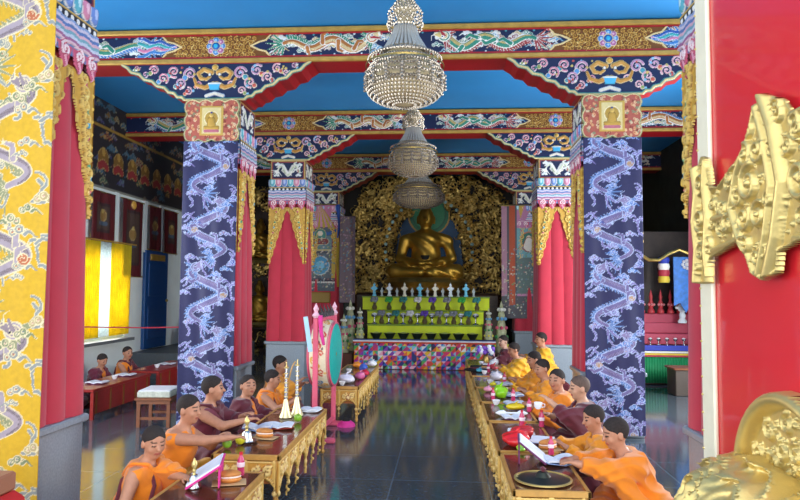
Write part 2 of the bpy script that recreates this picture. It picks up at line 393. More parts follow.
# ---------------------------------------------------------------- painted beams
NAVY = '14234a'
def rosette(cv, x, y, r, h=.02):
    for q in range(8):
        a = q*PI/4; cv.disc(x+math.cos(a)*r*.68, y+math.sin(a)*r*.68, r*.3, ('4a86c8', 'b56a9a')[q % 2], 'e8dcc8', .2, h)
        cv.disc(x+math.cos(a)*r*.68, y+math.sin(a)*r*.68, r*.12, ('a9d0e8', 'e8b8cc')[q % 2])
    cv.disc(x, y, r*.42, '2d5da8', 'e6d28a', .2, h*1.2); cv.disc(x, y, r*.22, '35b6d8')
def arabesque(cv, x0, x1, y0, y1, s, col='cf9f48', edge='e8c878', seed=1, h=.014, inside=None):
    q = random.Random(seed); y = y0+s*.5; j = 0
    while y < y1:
        x = x0+(s*.6 if j % 2 else s*.1)
        while x < x1:
            if inside is None or inside(x, y):
                d = q.choice((-1, 1)); a = q.random()*6.28
                cv.stroke(spiral(x, y, s*.5, 1.25, a, d, 16), s*.1, s*.06, col, None, 0, h)
                cv.stroke([(x+s*.5*math.cos(a), y+s*.5*math.sin(a)), (x+s*.8*math.cos(a+.5), y+s*.8*math.sin(a+.5))], s*.1, s*.03, edge, None, 0, h)
            x += s*1.15
        y += s*.85; j += 1
def make_frieze():
    L = 2*XW; h = .29; cv = Canvas(L, h, 150, NAVY)
    m = h/2
    def goldzone(cx):
        P = [(cx-.66, 0), (cx-.60, h*.25), (cx-.52, h*.32), (cx-.42, m), (cx-.52, h*.68), (cx-.6, h*.75), (cx-.66, h)]
        Q = [(2*cx-x, y) for x, y in P][::-1]
        cv.poly(P+Q, '7a4a16', 0); x0 = cx-.64
        arabesque(cv, cx-.62, cx+.62, .0, h, .062, seed=int(cx*10), inside=lambda x, y: abs(x-cx) < .45+.55*abs(y-m))
        for pp in (P, Q): cv.stroke(pp, .011, None, 'e9cf93', None, 0, .012)
        rosette(cv, cx, m, .115)
    q = random.Random(3)
    def clouds(x0, x1, n):
        for i in range(n):
            x = q.uniform(x0, x1); y = q.uniform(.04, h-.04)
            cv.cloud(x, y, q.uniform(.022, .038), q.choice(('5b9ec2', 'd9e6ea', '8a2f3c', '3f8a7c', 'c9b27a')), q.choice(('f0eee6', 'e8d9c0')), q.choice((1, -1)), 1, .008)
    cx1, cx2 = XW-COLX, XW+COLX
    def dragon(x0, x1, body, belly, fin):
        d = 1 if x1 > x0 else -1
        clouds(min(x0, x1)-.1, max(x0, x1)+.25, 44)
        cv.dragon(lambda t: (x0+(x1-x0)*t, m+.078*np.sin(t*PI*4.2+.2*PI)*(.5+.5*t)), .046, body, belly, fin, h=.022)
    dragon(cx1+.82, XW-.42, 'b9743a', 'e8cf9a', '2f8a6a'); dragon(cx2-.82, XW+.42, '2f8a72', 'd8c27a', 'a03a3a')
    dragon(cx1-.84, .5, '2f8a72', 'd8c27a', '3b7fbf'); dragon(cx2+.84, L-.5, 'b9743a', 'e8cf9a', '3b7fbf')
    for sx, a in ((1, cx1-.46), (-1, cx2+.46)):        # flame swirls next to the gold
        for j, c in enumerate(('3c7fc0', 'd880a0', '3aa8a8', '2a58a8')):
            pts = [(a-sx*(.03+t*.45), m+(j-1.5)*.055*(.3+t)+.02*math.sin(t*12+j)) for t in [i/10 for i in range(11)]]
            cv.stroke(pts, .012, .02, c, 'cfe0ee', .3, .012)
    rosette(cv, XW, m, .06)
    for cx in (cx1, cx2): goldzone(cx)
    for x in np.arange(.02, L, .16):
        if abs(x-cx1) > .7 and abs(x-cx2) > .7:
            cv.disc(x, .02, .013, q.choice(('c04a5a', 'd9e6ea', '4aa0b0')), None, 0, .01); cv.disc(x+.07, h-.02, .012, q.choice(('c04a5a', 'd9e6ea', '4aa0b0')), None, 0, .01)
    return cv
def bracket_profile(hw=1.15, h=.45):
    P = [(.36, 0), (.39, .035), (.45, .04), (.49, .085), (.56, .10), (.61, .155), (.70, .175), (.76, .235), (.86, .255), (.92, .32), (1.02, .345), (1.07, .40), (hw, h)]
    return [(-x, y) for x, y in P[::-1]]+P
BP = bracket_profile()
def make_bracket_canvas():
    W = 2.3; cv = Canvas(W, .45, 170, NAVY, mask=False); O = [(x+W/2, y) for x, y in BP]; cv.poly(O, NAVY, 0)
    Mk = cv.M.copy(); q = random.Random(5)
    for s in (-1, 1):
        c = W/2
        for (x, y, r, d) in ((.30, .33, .07, 1), (.42, .22, .06, -1), (.5, .36, .065, 1), (.63, .28, .06, -1), (.74, .38, .052, 1), (.85, .33, .04, -1), (.95, .41, .032, 1), (.32, .12, .045, 1), (.2, .2, .04, -1)):
            X = c+s*x; cv.stroke(spiral(X, y, r*1.1, 1.5, q.random()*6, d*s, 26, .1), r*.15, r*.10, q.choice(('d8849a', 'e6a9b4', 'c98fb0')), 'f6ecec', .45, .018)
            cv.disc(X+s*r*.9, y-r*.7, r*.4, q.choice(('4a9aa8', 'c85a4a', '5a9ad0', '8aa05a')), 'ecdcc0', .3, .014)
        for i in range(22):
            x = q.uniform(.16, 1.0); y = q.uniform(.03+max(0, x-.36)*.55, .42); cv.disc(c+s*x, y, q.uniform(.010, .018), q.choice(('3f8a7c', 'c0504a', 'd7c070', '8fc0dc', 'e9e4da')), None, 0, .01)
        cv.stroke([(c+s*.04, .34), (c+s*.13, .38), (c+s*.2, .33), (c+s*.17, .27), (c+s*.10, .26), (c+s*.06, .29)], .024, .012, 'd09a4a', 'f0d9a0', .3, .03)
        cv.stroke([(c+s*.02, .20), (c+s*.12, .16), (c+s*.22, .19), (c+s*.25, .27)], .026, .012, 'c98f3f', 'ecd29a', .3, .026)
        cv.disc(c+s*.06, .31, .017, 'f4f0e4', '2a1a14', .3, .03)
    cv.poly([(W/2-.055, .13), (W/2+.055, .13), (W/2+.07, .2), (W/2-.07, .2)], '49b4e0', .03); cv.stroke([(W/2-.07, .205), (W/2+.07, .205)], .012, None, 'f2f2ea', None, 0, .03)
    cv.disc(W/2, .40, .03, 'd8a84a', 'f0d9a0', .3, .03); cv.stroke([(W/2-.1, .06), (W/2, .09), (W/2+.1, .06)], .02, None, 'e8e0d0', '6a8ac0', .3, .02)
    cv.M = Mk
    cv.stroke([(x, y+.012) for x, y in O], .013, None, 'd9c68c', '4d8f86', .9, .02); cv.M &= True
    return cv
fz = make_frieze(); bk = make_bracket_canvas()
BD = .43; FR = BR = None
rowname = ('', 'nearest', 'second', 'farthest')
for k in (1, 2, 3):
    y = ROWS[k]
    t = thing('painted_beam', {1: 'long painted beam closest to the viewer, blue with two dragons and gold scrollwork, behind the first chandelier',
                               2: 'painted dragon beam across the middle of the hall, resting on the two red-skirted pillars',
                               3: 'dim painted beam farthest back, in front of the golden altar wall'}[k], 'beam', (0, y, 4.25))
    MB().box((0, BD/2+.02, .21), (2*XW-.01, BD-.04, .40)).build('beam_body', REDP, t)
    mb = MB(); mb.box((0, 0, .03), (2*XW-.01, .05, .055), bev=.01); mb.box((0, 0, .385), (2*XW-.01, .06, .06), bev=.012); mb.build('gold_moulding', GTRIM, t)
    mb = MB(); mb.box((0, .015, .073), (2*XW-.01, .03, .022)); mb.box((0, .015, .345), (2*XW-.01, .03, .016)); mb.build('red_line', REDP, t)
    if FR is None: FR = fz.mesh('frieze', PAINT, t, (-XW+.005, .012, .075), (.998, 0, 0), (0, 0, .93), (0, -1, 0))
    else: FR2 = FR.copy(); C.objects.link(FR2); FR2.parent = t
    for sx in (-1, 1):
        b = thing('beam_bracket', None, None, (sx*COLX, 0, -.45)); b.parent = t; del_keys = [b.pop(q, None) for q in ('label', 'category')]
        if BR is None:
            BB = MB().prism([(x, yy+.004) for x, yy in BP], .0, BD, 'y').build('bracket_body', REDP, b)
            BR = bk.mesh('bracket_face', PAINT, b, (-1.15, -.004, 0), (1, 0, 0), (0, 0, 1), (0, -1, 0))
        else:
            for o_ in (BB, BR): c_ = o_.copy(); C.objects.link(c_); c_.parent = b
del fz, bk
MB().box((-4.62, 7.1, 4.66), (.22, .3, .05), bev=.01).build('ceiling_light_patch', mat('light_patch_pale', 'dfe6ea', .4))  # pale block in place of a patch of light on the ceiling
setp(bpy.data.objects['ceiling_light_patch'], 'small pale square standing in for a light patch on the blue ceiling above the left aisle', 'lamp')

# ---------------------------------------------------------------- pillars with petal capitals
def wave_canvas():
    cv = Canvas(.62, .34, 150, 'd0607a', mask=False)
    cv.rect(0, .10, .62, .34, '5a7fae', 0)
    for i in range(4):
        x = .0775+i*.155
        for j, c in enumerate(('6a4a8a', '8a9cc8', 'd8a0b4', '4a8aa8', 'c8d4dc', 'b86a8c')):
            r = .088-j*.012
            for yy in (.26, .19, .14): pass
        cv.poly([(x-.0775, .16), (x+.0775, .16), (x+.05, .05), (x, .0), (x-.05, .05)], 'cf5a78', .01)
    for j in range(8):
        c = ('8fa6cf', 'd9cfe0', '5f7fb8', 'e3b6c4', '7fb0c0', 'cfd8e8', 'a86a94', 'e8c8d0')[j]; yb = .33-j*.022
        for i in range(5):
            x = i*.155; P = [(x-.0775+t*.155, yb+.014*math.sin(t*PI)-.01) for t in [q/8 for q in range(9)]]; cv.stroke(P, .0105, None, c, None, 0, .006+.002*j)
    for i in range(4):
        x = .0775+i*.155; cv.stroke(spiral(x, .12, .05, 1.4, PI/2, 1 if i % 2 else -1), .009, None, 'f3dfe2', 'b83a5c', .5, .022)
        cv.stroke([(x, .07), (x+.02, .03), (x, .005)], .016, .006, 'e8a0b0', 'a82a50', .4, .016)
    return cv
def petal_canvas():
    cv = Canvas(.66, .2, 150, '2a6a9a')
    for i in range(6):
        x = .055+i*.11; cv.stroke([(x, .18), (x, .13)], .05, .045, ('5fb4c4', 'd88aa6', '6f8fd0')[i % 3], 'f0efe8', .16, .03); cv.stroke([(x, .17), (x, .14)], .025, .018, ('bfe4ea', 'f2c4d2', 'c0cdf0')[i % 3], None, 0, .034)
    cv.rect(0, 0, .66, .06, '1c1c2c', .01)
    for i in range(9): cv.disc(.037+i*.073, .032, .02, 'f4f2ec', None, 0, .02)
    cv.rect(0, .06, .66, .072, 'd8b45c', .015)
    return cv
def capbox_canvas():
    cv = Canvas(.6, .34, 120, '16264c')
    for r_, c in ((.012, 'c8a860'), (.03, '8a2f3c')): cv.stroke([(r_, r_), (.6-r_, r_), (.6-r_, .34-r_), (r_, .34-r_), (r_, r_)], .009, None, c, None, 0, .01)
    cv.dragon(lambda t: (.12+.36*t, .17+.075*np.sin(t*PI*3)), .022, 'e8ead8', 'b8c8a0', 'f4f2ea', h=.014, edge='f6f4ee', stripes=0)
    for x, y in ((.1, .08), (.5, .26), (.48, .08), (.12, .27)): cv.cloud(x, y, .026, 'dfe8e8', 'f4f4ee', 1, 0, .01)
    return cv
def lappet_canvas(w=.62, h=.98):
    cv = Canvas(w, h, 120, 'cf9f3a', mask=False); c = w/2
    def edge(y): # half-width of the central red V at height y
        return max(0.0, (1-(y/h))*c*.92-.01)
    for s in (-1, 1):
        O = [(c, h), (c, h*.93)]; n = 12
        for i in range(n+1):
            t = i/n; x = edge(h*.93*(1-t)); O.append((c+s*min(c, x+(.012 if i % 2 else -.006)), h*.93*(1-t)))
        O += [(c+s*c, 0), (c+s*c, h)]; cv.poly(O, 'cfa040', .006)
    Mk = cv.M.copy(); q = random.Random(9)
    for s in (-1, 1):
        for i in range(11):
            t = (i+.5)/11; y = h*(1-t); x0 = edge(y); ww = c-x0
            if ww < .03: continue
            x = c+s*(x0+ww*.5); r = min(.05, ww*.42)
            cv.stroke(spiral(x, y, r, 1.2, q.random()*6, s), r*.3, r*.2, 'dfbc62', '94682a', .3, .03)
            cv.disc(x+s*r*.2, y+.045, r*.32, ('4aa8c8', 'c8506a', 'e8d27a', '58a078')[i % 4], 'f2dc8c', .3, .024)
            cv.stroke([(c+s*(x0+.012), y), (c+s*(x0+.02), y-.04)], .016, .01, 'dcb65a', '9c7430', .3, .02)
            cv.disc(c+s*(c-.014), y, .015, 'e8c050', None, 0, .016)
    cv.M = Mk; return cv
def skirt_mesh(w, z0, z1, parent, name, flare=.03):
    n = 224; V = []; F = []; zs = np.linspace(z0, z1, 7)
    for zi, z in enumerate(zs):
        fl = flare*(1-(z-z0)/(z1-z0))
        for i in range(n):
            t = i/n*4; side = int(t); f = t-side; hw = w/2+fl
            x, y = {0: (-1+2*f, -1), 1: (1, -1+2*f), 2: (1-2*f, 1), 3: (-1, 1-2*f)}[side]
            ph = (f*3) % 1; amp = .034*abs(math.sin(PI*ph))**.7*(1-.35*(zi/6)); L = hw+amp
            V.append((x*L, y*L, z))
    for a in range(6):
        for i in range(n): F.append((a*n+i, a*n+(i+1) % n, (a+1)*n+(i+1) % n, (a+1)*n+i))
    F.append(tuple(range(n))[::-1]); F.append(tuple(range(6*n, 7*n)))
    return mobj(name, V, F, REDCL, parent, smooth=False)
def four_sides(cv, name, mtl, parent, hw, z, wd):
    obs = []
    for q in range(4):
        a = q*PI/2; ux = np.array((math.cos(a), math.sin(a), 0)); nr = np.array((math.sin(a), -math.cos(a), 0))
        sc = 2*hw/wd; obs.append(cv.mesh(name, mtl, parent, nr*hw-ux*hw+np.array((0, 0, z)), ux*sc, (0, 0, 1), nr)) if q == 0 else None
        if q:
            o = obs[0].copy(); C.objects.link(o); o.parent = parent; o.rotation_euler = (0, 0, a)
    return obs[0]
pw = {(-1, 0): 'huge foreground pillar at the far left with yellow dragon banner in front', (1, 0): 'foreground pillar mostly hidden behind the open red door',
      (-1, 1): 'left pillar wrapped by a blue dragon banner, below the first beam', (1, 1): 'right pillar wrapped by a blue dragon banner, below the first beam',
      (-1, 2): 'left pillar with red pleated skirt and petal capital, grey stone base', (1, 2): 'right pillar with red pleated skirt and petal capital, grey stone base',
      (-1, 3): 'dim rear pillar on the left behind a hanging thangka', (1, 3): 'dim rear pillar on the right behind a hanging thangka'}
cvw, cvp, cvc, cvl = wave_canvas(), petal_canvas(), capbox_canvas(), lappet_canvas()
def make_pillar():
    t = thing('pillar', '', 'pillar')
    mb = MB(); mb.box((0, 0, .33), (.66, .60, .66), bev=.008); mb.box((0, 0, .685), (.72, .65, .05), bev=.01); mb.build('stone_base', GRAN, t)
    MB().box((0, 0, 2.2), (.50, .50, 3.0)).build('shaft', REDP, t)
    MB().box((0, 0, 3.635), (.60, .56, .33)).build('capital_box', mat('navy_paint', '16264c', .5), t)
    MB().box((0, 0, 3.37), (.58, .54, .2)).build('capital_core', mat('teal_paint', '2a6a9a', .5), t)
    four_sides(cvc, 'capital_panel', PAINT, t, .301, 3.465, .6)
    four_sides(cvp, 'petal_row', PAINT, t, .315, 3.27, .66)
    four_sides(cvw, 'wave_band', PAINT, t, .325, 2.95, .62)
    four_sides(cvl, 'gold_lappet', PAINT, t, .315, 2.02, .62)
    return t
p0 = make_pillar(); first = True; PIL = {}
SK = None
for (sx, k), lb in pw.items():
    t = p0 if first else dup(p0); first = False
    t.location = (sx*(COLX+((.10 if sx < 0 else .06) if k == 0 else 0)), ROWS[k]+.30, 0); t.scale.z = 1.03 if k == 0 else 1; t['label'] = lb; t['group'] = 'pillars of the hall'; PIL[sx, k] = t
    if SK is None: SK = skirt_mesh(.56, .712, 3.0, None, 'pillar_skirt'); s_ = SK
    else: s_ = dup(SK)
    s_.location = t.location; s_.scale.z = t.scale.z
    setp(s_, ('red pleated cloth skirt wrapped round the ' + lb)[:95].rsplit(' ', 1)[0] if 0 else {
        (-1, 0): 'tall crimson cloth skirt beside the yellow banner at far left', (1, 0): 'crimson cloth skirt seen in a sliver left of the door edge',
        (-1, 1): 'red pleated skirt mostly hidden behind the left blue dragon banner', (1, 1): 'red pleated skirt mostly hidden behind the right blue dragon banner',
        (-1, 2): 'red pleated skirt on the pillar left of the drum', (1, 2): 'red pleated skirt on the pillar right of the altar, above the monks in yellow',
        (-1, 3): 'red skirt of the dim rear pillar left of the altar', (1, 3): 'red skirt of the dim rear pillar right of the altar'}[sx, k], 'cloth', 'red pillar skirts')
# salmon capital panels with golden figures, hung over the capitals of the first row
def salmon_canvas():
    cv = Canvas(.70, .56, 150, 'b8604a', mask=False); O = []
    for (x0, y0, x1, y1, n) in ((.04, .03, .66, .03, 4), (.66, .03, .66, .5, 3), (.66, .5, .04, .5, 4), (.04, .5, .04, .03, 3)):
        for k in range(n*8): t_ = k/(n*8); nx_, ny_ = (y1-y0), -(x1-x0); L_ = math.hypot(nx_, ny_); bl = .028*abs(math.sin(t_*n*PI)); O.append((x0+(x1-x0)*t_+nx_/L_*bl, y0+(y1-y0)*t_+ny_/L_*bl))
    cv.poly(O, 'b05a48', .006); q = random.Random(2); Mk = cv.M.copy()
    for i in range(150): x, y = q.uniform(.05, .65), q.uniform(.04, .49); cv.stroke(spiral(x, y, .018, 1, q.random()*6, 1, 8), .006, .004, q.choice(('d89a6a', 'e0b88a', '8a3a2c', '7f8f6a', 'd8c09a')), None, 0, .012)
    cv.rect(.21, .09, .49, .44, 'c8a24a', .014); cv.rect(.235, .11, .465, .42, 'dcc88a', .016)
    cv.disc(.35, .29, .078, 'b8923a', 'efe0b0', .15, .02); cv.stroke([(.35, .27), (.35, .22)], .038, .046, 'c49a40', '8a6a2a', .15, .03); cv.disc(.35, .325, .026, 'd8b45c', '8a6a2a', .15, .034); cv.disc(.35, .355, .012, '3a4a8a', None, 0, .034)
    cv.stroke([(.285, .175), (.415, .175)], .026, None, 'c49a40', '8a6a2a', .2, .03); cv.stroke([(.27, .14), (.43, .14)], .014, None, 'b86a7a', 'e8d8b0', .3, .024)
    cv.stroke(O+O[:1], .013, None, '98a070', 'd8cf9a', .6, .024); cv.M = Mk
    return cv
sv = salmon_canvas(); so = None
for sx in (-1, 1):
    o = sv.mesh('capital_hanging', PAINT, None, (-.35, 0, 0), (1, 0, 0), (0, 0, 1), (0, -1, 0), solid=.02) if so is None else dup(so)
    so = so or o; o.location = (sx*COLX, ROWS[1]-.075, 3.28)
    setp(o, 'salmon panel with a small golden seated figure on top of the %s blue banner' % ('left' if sx < 0 else 'right'), 'hanging', 'salmon capital panels')
# ---------------------------------------------------------------- dragon brocade banners
def brocade(w, h, base, dra, belly, fin, edge, cl, acc, res, rep=.74, seed=1):
    cv = Canvas(w, h, res, base); q = random.Random(seed); n = int(h/rep)+2
    rows = []
    for i in range(11): rows.append((q.uniform(.03, w-.03), (i+.5)*rep/11, q.uniform(.020, .034), q.choice((1, -1)), q.choice(cl), q.choice(acc)))
    scr = []
    for i in range(16):   # loose flame and ripple outlines
        x, y, a = q.uniform(0, w), q.uniform(0, rep), q.uniform(-.6, .6); P = [(x, y)]
        for k in range(12): a += q.uniform(-1.1, 1.1)*.8; x += .017*math.cos(a); y += .017*math.sin(a); P.append((x, y))
        scr.append(P)
    for k in range(n):
        y0 = h-(k+1)*rep+.1
        for P in scr: cv.stroke([(x, y+y0) for x, y in P], .010, .006, cl[len(P) % len(cl)], edge, .45)
        f = (k % 2)*2-1
        cv.dragon(lambda t: (w*(.5+f*.30*np.sin(t*PI*2.6+.4)), y0+.04+.62*t), .036, dra, belly, fin, edge, 0, True, 3.2)
        for (x, y, s, fl, c_, a_) in rows: cv.cloud(x, y0+y, s, c_, edge, fl, 1, 0, a_)
        x = w*(.5-f*.28); cv.disc(x, y0+rep*.47, .026, acc[0], edge, .3); cv.stroke(spiral(x, y0+rep*.47, .04, .9, 0, f), .007, .003, acc[0], edge, .6)
    return cv
def hang_warp(a=.008, f=17, seed=0): return lambda X, Y: a*np.sin(X*f+seed+np.sin(Y*1.3)*.8)+a*.5*np.sin(X*f*2.3+Y*2+seed)
yv = brocade(.66, 3.5, 'c69d16', '9c8f98', '87787f', '878a66', 'd6c8a0', ('76805f', '868b88', 'a8966a'), ('b0603c', 'c09088', '66727c'), 170)
o = yv.mesh('dragon_banner', CLOTHP, None, (-.33, 0, 0), (1, 0, 0), (0, 0, 1), (0, -1, 0), hang_warp(), solid=.004); o.location = (-COLX+.03, ROWS[0]-.10, .04)
setp(o, 'bright yellow silk banner with grey dragons and clouds at the far left', 'banner', 'dragon banners')
bv = brocade(.64, 3.26, '22234f', '6c6290', '8378a0', '5f7fb4', 'aebbdc', ('4a72b4', '7a70a8', '3c509a'), ('b09070', '9a6888', '78aac0'), 125)
bo = bv.mesh('dragon_banner', CLOTHP, None, (-.32, 0, 0), (1, 0, 0), (0, 0, 1), (0, -1, 0), hang_warp(.010, 15, 1), solid=.004); bo.location = (-COLX, ROWS[1]-.09, .04)
setp(bo, 'indigo silk banner with lavender dragons on the left pillar behind the monk in maroon', 'banner', 'dragon banners')
b2 = dup(bo, loc=(COLX, ROWS[1]-.09, .04), label='indigo silk banner with lavender dragons on the right pillar behind the nearest orange monks')
del yv, bv

# ---------------------------------------------------------------- red temple door, standing open beside the viewer
DX = 1.10
door = MB().box((DX+.035, 1.0, 1.55), (.07, 1.44, 3.4), bev=.004).build('door_2', mat('red_door_paint', 'd3202c', .28, noise=.04, nscale=2, coat=.3)); struct(door)
mb = MB(); mb.box((DX-.004, 1.675, 1.55), (.012, .075, 3.4), bev=.004); mb.build('edge_strip', mat('pale_brass', 'f0ead0', .4, .1, noise=.05), door, label='pale brass strip along the door edge')
mb = MB()
for i in range(70): mb.ball((DX-.011, 1.706, .2+i*.044), .003, 6, 4)
mb.build('rivet_row', GOLDP, door)
cv = Canvas(.78, .44, 420, 'ffffff', mask=False)
O = [(0, .07), (.015, .04), (.03, .012), (.115, .012), (.12, .06), (.13, .075), (.19, .085), (.27, .10), (.31, .07), (.335, .03), (.38, .015), (.44, .03), (.45, .07), (.52, .085), (.78, .075),
     (.78, .335), (.50, .325), (.47, .36), (.44, .372), (.40, .392), (.36, .378), (.335, .33), (.30, .29), (.24, .265), (.175, .24), (.135, .25), (.125, .29), (.11, .32), (.06, .335), (.035, .31), (.0, .32)]
cv.poly(O, 'ffffff', .010); Mk = cv.M.copy()
for pts, r, hh in ((O[4:16], .011, .028), (O[20:-4], .011, .028), ([(.03, .02), (.045, .1), (.03, .17), (.05, .24), (.03, .31)], .014, .036), ([(.115, .02), (.10, .09), (.115, .17), (.10, .25), (.11, .31)], .014, .036),
                   ([(.40, .02), (.44, .1), (.47, .2), (.44, .31), (.40, .385)], .016, .042), ([(.36, .03), (.395, .11), (.42, .2), (.395, .30), (.365, .37)], .009, .03), ([(.33, .03), (.27, .12), (.235, .18), (.27, .25), (.34, .34)], .010, .03),
                   ([(.5, .09), (.78, .08)], .012, .026), ([(.5, .32), (.78, .33)], .012, .026)):
    cv.stroke(pts, r, None, 'ffffff', None, 0, hh)
q = random.Random(4)
for x, y, r, d in ((.335, .22, .042, 1), (.31, .15, .03, -1), (.32, .28, .03, -1), (.375, .15, .03, 1), (.375, .28, .028, -1), (.285, .2, .026, 1), (.075, .09, .028, 1), (.07, .17, .03, -1), (.075, .26, .028, 1), (.53, .2, .05, -1), (.62, .15, .045, 1), (.62, .26, .045, -1), (.71, .2, .05, 1)):
    cv.stroke(spiral(x, y, r, 1.4, q.random()*6, d), r*.24, r*.16, 'ffffff', None, 0, .034); cv.disc(x, y, r*.28, 'ffffff', None, 0, .04)
for i in range(60):
    x, y = q.uniform(.04, .76), q.uniform(.04, .37); r = q.uniform(.014, .024); cv.stroke(spiral(x, y, r, 1.3, q.random()*6, q.choice((1, -1)), 14), r*.26, r*.16, 'ffffff', None, 0, q.uniform(.022, .032))
for i in range(420):
    x = q.uniform(.03, .76); y = q.uniform(.03, .38); cv.disc(x, y, q.uniform(.004, .007), 'ffffff', None, 0, q.uniform(.016, .027))
for a, b in (((.14, .09), (.3, .11)), ((.14, .24), (.27, .27)), ((.15, .165), (.24, .165))): cv.stroke([a, b], .012, .006, 'ffffff', None, 0, .03)
cv.M = Mk
st = cv.mesh('door_strap', GOLDP, door, (DX-.012, 1.73, 1.605), (0, -1, 0), (0, 0, 1), (-1, 0, 0), hs=.62); st['label'] = 'embossed gold strap plate with a wide lobed crest'
cv = Canvas(.44, .44, 300, 'ffffff', mask=False); cv.disc(.22, .22, .212, 'ffffff', None, 0, .03); cv.H[:] = np.where(cv.M, .012, 0); Mk = cv.M.copy()
for i in range(26):
    a = i/26*2*PI; cv.stroke(spiral(.22+(.10+.05*(i % 2))*math.cos(a), .22+(.10+.05*(i % 2))*math.sin(a), .022, 1.3, a, 1, 14), .006, .004, 'ffffff', None, 0, .024)
for i in range(380):
    a, r = q.uniform(0, 6.28), q.uniform(.04, .17); cv.disc(.22+r*math.cos(a), .22+r*math.sin(a), .005, 'ffffff', None, 0, .022)
cv.stroke([(.22+.196*math.cos(t), .22+.196*math.sin(t)) for t in np.linspace(0, 6.2832, 50)], .019, None, 'ffffff', None, 0, .05); cv.M = Mk
cv.mesh('door_boss', GOLDP, door, (DX-.002, 1.49, .985), (0, -1, 0), (0, 0, 1), (-1, 0, 0), hs=.8)['label'] = 'round embossed gold plate with a thick rim'
# dragon-mask handle: a curling mane round a snouted head
def mask_fn(P):
    d = ell(P, (1.05, 1.34, 1.09), (.12, .25, .175)); d = su(d, ell(P, (.99, 1.31, 1.10), (.07, .09, .09)), .04); d = su(d, ell(P, (.95, 1.36, 1.06), (.06, .06, .045)), .03)
    for s in (-1, 1):
        d = su(d, ell(P, (.955, 1.36+s*.055, 1.135), (.03, .028, .026)), .012); d = su(d, ell(P, (.905, 1.36+s*.025, 1.07), (.02, .018, .016)), .01)
    d = np.maximum(d, -ell(P, (.905, 1.36, 1.03), (.05, .04, .012)))
    y, z = P[:, 1]-1.33, P[:, 2]-1.09; ph = np.arctan2(z, y); t_ = np.hypot(y/.25, z/.18)
    w1 = 1-np.abs(np.sin(7*ph+9*t_+1.6*np.sin(34*y+1)+1.6*np.sin(38*z)+1.2*np.sin(30*P[:, 0]))); w2 = 1-np.abs(np.sin(52*y+2.4*np.sin(47*z)+1.5*np.sin(40*P[:, 0]))*np.sin(58*z+2.2*np.sin(43*y)))
    return d-.020*w1**1.5-.009*w2+.006
hd = sdf_obj('door_handle', mask_fn, (.82, 1.04, .86), (1.20, 1.62, 1.30), .0045, GOLDP, door); hd['label'] = 'gold dragon-mask handle with curling mane'
MB().tube([(.93+.02*math.sin(t), 1.27-.09*math.cos(t), 1.0+.13*math.sin(t)) for t in np.linspace(-1.2, 2.6, 14)], .016, 10).build('pull_ring', GOLDP, hd, smooth=True)

# ---------------------------------------------------------------- left wall: murals, hangings, curtains, blue door
cv = Canvas(10, 1.46, 42, '2c2a2e'); q = random.Random(21)
for i in range(260):
    x, y = q.uniform(0, 10), q.uniform(0, 1.46); cv.cloud(x, y, q.uniform(.03, .075), q.choice(('2c5a72', '6a2c30', '3a5a48', '7a5c2c', '44406a')), q.choice(('8a8266', '5a6a70', '9a7a4a')), q.choice((1, -1)), 1, 0)
for i in range(20): x = .3+i*.5; cv.disc(x, .5, .16, '7a5a28', 'a08850', .1); cv.disc(x, .6, .06, 'a88440', None); cv.stroke([(x-.12, .36), (x, .42), (x+.12, .36)], .06, None, '8a3030', 'a08850', .2)
cv.rect(0, 1.0, 10, 1.05, '9a7a34'); cv.rect(0, 0, 10, .03, '8a8c80')
mu = cv.mesh('trim_1', PAINT, None, (-XW+.01, 7.5, 3.22), (0, 1, 0), (0, 0, 1), (1, 0, 0)); struct(mu)
for i, y in enumerate((9.75, 10.75, 11.82, 12.5, 13.3)):
    struct(MB().box((-XW+.02, y, 2.74), (.04, .12 if i else .2, .96)).build('trim_%d' % (i+2), wallm))
HANGL = ('dark crimson thangka hanging above the yellow curtained window', 'long dark thangka with a gold tassel knot, right of the curtained window', 'narrow dark thangka high on the left wall above the blue door', 'last dark red thangka on the left wall beyond the blue door')
for i, (y0, y1, z0) in enumerate(((9.9, 10.6, 2.3), (10.88, 11.66, 1.8), (11.92, 12.4, 2.32), (12.6, 13.2, 2.3))):
    W_, H_ = y1-y0, 3.15-z0; cv = Canvas(W_, H_, 60, '5a1c22'); cv.rect(.14, .2, W_-.14, H_-.18, '3a2a2c'); cv.rect(.17, .24, W_-.17, H_-.22, '4c3b34')
    cv.disc(W_/2, H_*.55, .09, '8a6a3a', 'a08a5a', .2); cv.disc(W_/2, H_*.63, .035, 'b09a5a'); cv.stroke([(W_/2-.1, H_*.4), (W_/2+.1, H_*.4)], .03, None, '4a5a6a')
    if i == 1: cv.disc(W_*.5, H_-.08, .06, 'c9983a', 'e0b85a', .2, .03)
    t = thing('wall_thangka', HANGL[i], 'thangka', (-XW+.07, y0, z0), group='dark thangkas on the left wall')
    cv.mesh('painted_cloth', PAINT, t, (0, 0, 0), (0, 1, 0), (0, 0, 1), (1, 0, 0), hang_warp(.012, 12, i), solid=.006)
    for z_ in (0, H_): MB().tube([(-.01, -.03, z_), (-.01, W_+.03, z_)], .013).build('rod', GOLDD, t)
YC = mat('yellow_curtain', 'f2dc30', .8, noise=.1, nscale=6, transl=.5); LC = mat('lace_curtain', 'dfe9ea', .8, noise=.15, nscale=30, transl=.6)
